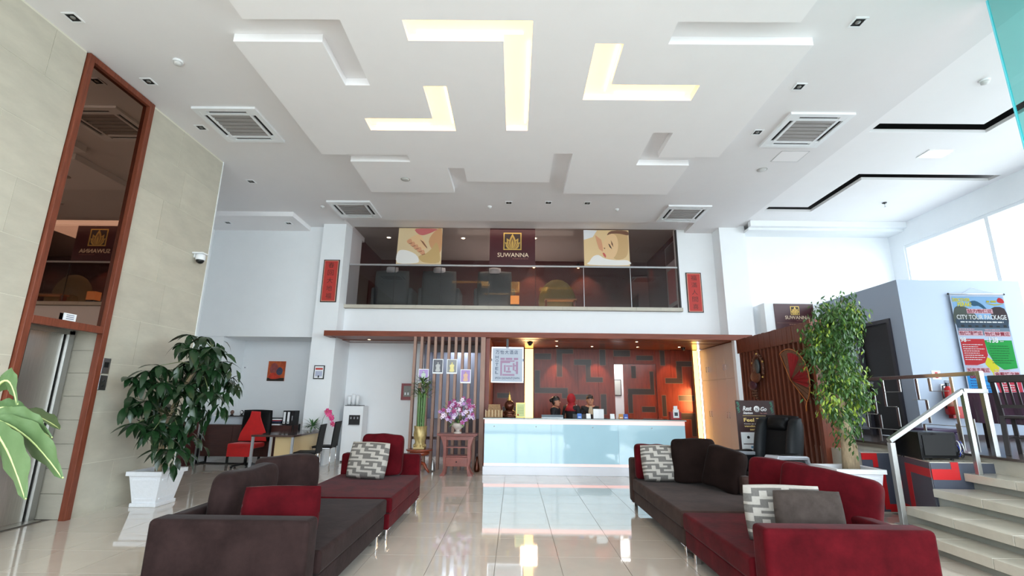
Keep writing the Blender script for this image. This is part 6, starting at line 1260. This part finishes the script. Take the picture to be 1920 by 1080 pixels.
def person(lb, x, y, yaw, hgt, hairstyle, blouse, look=0):
    t = thing('person', lb, 'person', (x, y, 0), 'reception clerks', yaw, world=False)
    k = hgt/1.6                                    # local frame: faces -y
    def v(a, b, c): return (a*k, b*k, c*k)
    V = [v(0, 0, .92), v(0, .0, 1.08), v(0, .01, 1.24), v(0, .01, 1.33), v(0, .0, 1.40)]; E_ = [(0, 1), (1, 2), (2, 3), (3, 4)]; R = [(.15*k, .11*k), (.125*k, .10*k), (.15*k, .105*k), (.11*k, .08*k), (.052*k, .055*k)]
    for s in (-1, 1):
        n = len(V); V += [v(s*.15, .01, 1.31), v(s*.21, .02, 1.06), v(s*.17, -.14, .90), v(s*.12, -.20, .88)]; E_ += [(3, n), (n, n+1), (n+1, n+2), (n+2, n+3)]; R += [.055*k, .042*k, .032*k, (.035*k, .018*k)]
        for j in range(5):
            m_ = len(V); fx = s*(.12+(-.03 if j == 0 else .0)+(j-2)*.014*1); l_ = (.035, .07, .08, .075, .055)[j]
            V += [v(fx, -.225, .875), v(fx-s*(.02 if j == 0 else 0), -.22-l_, .865)]; E_ += [(n+3, m_), (m_, m_+1)]; R += [.009*k, .008*k]
        n = len(V); V += [v(s*.09, 0, .82), v(s*.095, -.01, .47), v(s*.095, .02, .08), v(s*.10, -.13, .04)]; E_ += [(0, n), (n, n+1), (n+1, n+2), (n+2, n+3)]; R += [.085*k, .055*k, .038*k, .035*k]
    skinobj('body', V, E_, R, skin_m, t)
    # clothing follows the same joints, a little thicker
    Vj = [v(0, 0, .86), v(0, 0, 1.08), v(0, .01, 1.24), v(0, .01, 1.32), v(0, .015, 1.375)]; Ej = [(0, 1), (1, 2), (2, 3), (3, 4)]; Rj = [(.175*k, .13*k), (.145*k, .115*k), (.165*k, .125*k), (.14*k, .10*k), (.075*k, .07*k)]
    for s in (-1, 1): n = len(Vj); Vj += [v(s*.165, .01, 1.315), v(s*.225, .02, 1.06), v(s*.175, -.13, .915)]; Ej += [(3, n), (n, n+1), (n+1, n+2)]; Rj += [.068*k, .055*k, .043*k]
    skinobj('jacket', Vj, Ej, Rj, suit, t)
    Vt = [v(0, 0, .93)]; Et = []; Rt = [(.165*k, .125*k)]
    for s in (-1, 1): n = len(Vt); Vt += [v(s*.09, 0, .80), v(s*.095, -.01, .47), v(s*.095, .02, .10)]; Et += [(0, n), (n, n+1), (n+1, n+2)]; Rt += [.10*k, .072*k, .06*k]
    skinobj('trousers', Vt, Et, Rt, suit, t)
    if blouse: obj('blouse', MB().prism([(-.045*k, 1.10*k), (.045*k, 1.10*k), (.055*k, 1.25*k), (.03*k, 1.36*k), (-.03*k, 1.36*k), (-.055*k, 1.25*k)], 1, -.135*k, -.10*k), mat('cream_blouse', (190, 168, 140), .7), t, bev=.01)
    Mh = Matrix.Translation(v(0, -.01, 1.50)) @ Euler((0, 0, look)).to_matrix().to_4x4()
    hd = MB(); n = 16; prof = [(-.115, .03, .028), (-.10, .055, .022), (-.07, .066, .012), (-.03, .072, .004), (.01, .076, 0), (.05, .074, 0), (.085, .06, .004), (.105, .035, .006), (.112, .008, .006)]
    vv = []; ff = []
    for z, r, fy in prof:
        for q in range(n): a = 2*PI*q/n; vv.append((r*math.cos(a)*k, (r*1.18*math.sin(a)-fy)*k, z*k))
    for i in range(len(prof)-1):
        for q in range(n): ff.append((i*n+q, i*n+(q+1) % n, (i+1)*n+(q+1) % n, (i+1)*n+q))
    ff += [tuple(range(n-1, -1, -1)), tuple((len(prof)-1)*n+q for q in range(n))]
    hd.add(vv, ff, 0, True, Mh); hd.ball((0, -.094*k, -.022*k), (.013*k, .018*k, .024*k), 8, 0, Mh)
    for s in (-1, 1): hd.ball((s*.078*k, .005*k, -.012*k), (.010*k, .018*k, .03*k), 8, 0, Mh)
    h_ = obj('head', hd, skin_m, t, fix=False)
    ey = MB(); 
    for s in (-1, 1): ey.ball((s*.030*k, -.083*k, .005*k), (.013*k, .008*k, .007*k), 8, 0, Mh)
    obj('eyes', ey, blk_m, h_); br = MB()
    for s in (-1, 1): br.ball((s*.030*k, -.085*k, .026*k), (.018*k, .007*k, .004*k), 6, 0, Mh)
    obj('eyebrows', br, hair_m, h_); obj('mouth', MB().ball((0, -.086*k, -.062*k), (.022*k, .008*k, .007*k), 8, 0, Mh), mat('lip_rose', (150, 70, 66), .5), h_)
    if hairstyle == 'scarf':
        sc_ = mat('crimson_headscarf', (150, 18, 30), .8, noise_amt=.15, scale=20)
        obj('headscarf', MB().ball((0, .022*k, .012*k), (.098*k, .112*k, .128*k), 18, 0, Mh).lathe([(.165*k, -.26*k), (.12*k, -.17*k), (.085*k, -.10*k), (.07*k, -.04*k)], 18, (0, .02*k, 0), 0, Mh), sc_, t)
        for s in (-1, 1): obj('shoulder_badge', MB().ball((s*.13*k, .0, 1.37*k), .012*k, 8), white_pl, t)
    else:
        hm = MB().ball((0, .014*k, .045*k), (.086*k, .104*k, .082*k), 16, 0, Mh).ball((0, .035*k, .0), (.083*k, .078*k, .10*k), 16, 0, Mh)
        if hairstyle == 'bun': hm.ball((0, .12*k, .02*k), (.05*k, .045*k, .05*k), 12, 0, Mh)
        obj('hair', hm, hair_m, t)
    return t
person('clerk in black with dark hair tied back, facing right, leftmost of three', .95, 11.15, PI/2-.35, 1.53, 'bun', False)
person('clerk in a crimson headscarf with her back turned, middle of three', 1.33, 11.3, PI*.78, 1.58, 'scarf', False)
person('clerk in black over a cream blouse facing the camera, rightmost of three', 1.74, 11.2, -.05, 1.57, 'short', True)
t = thing('computer_monitor', 'back of a dark monitor on the work top beside the clerks', 'monitor', (2.35, 10.7, .77))
obj('screen_housing', B(1.28, 10.72, .90, 1.72, 10.75, 1.17), black, t, bev=.006); obj('neck', B(1.47, 10.75, .79, 1.53, 10.78, 1.0), black, t); obj('base', B(1.38, 10.66, .77, 1.62, 10.84, .785), black, t)
t.location = (1.5, 10.75, .77)
for ch in t.children: ch.matrix_parent_inverse = Matrix.Translation((-1.5, -10.75, -.77))
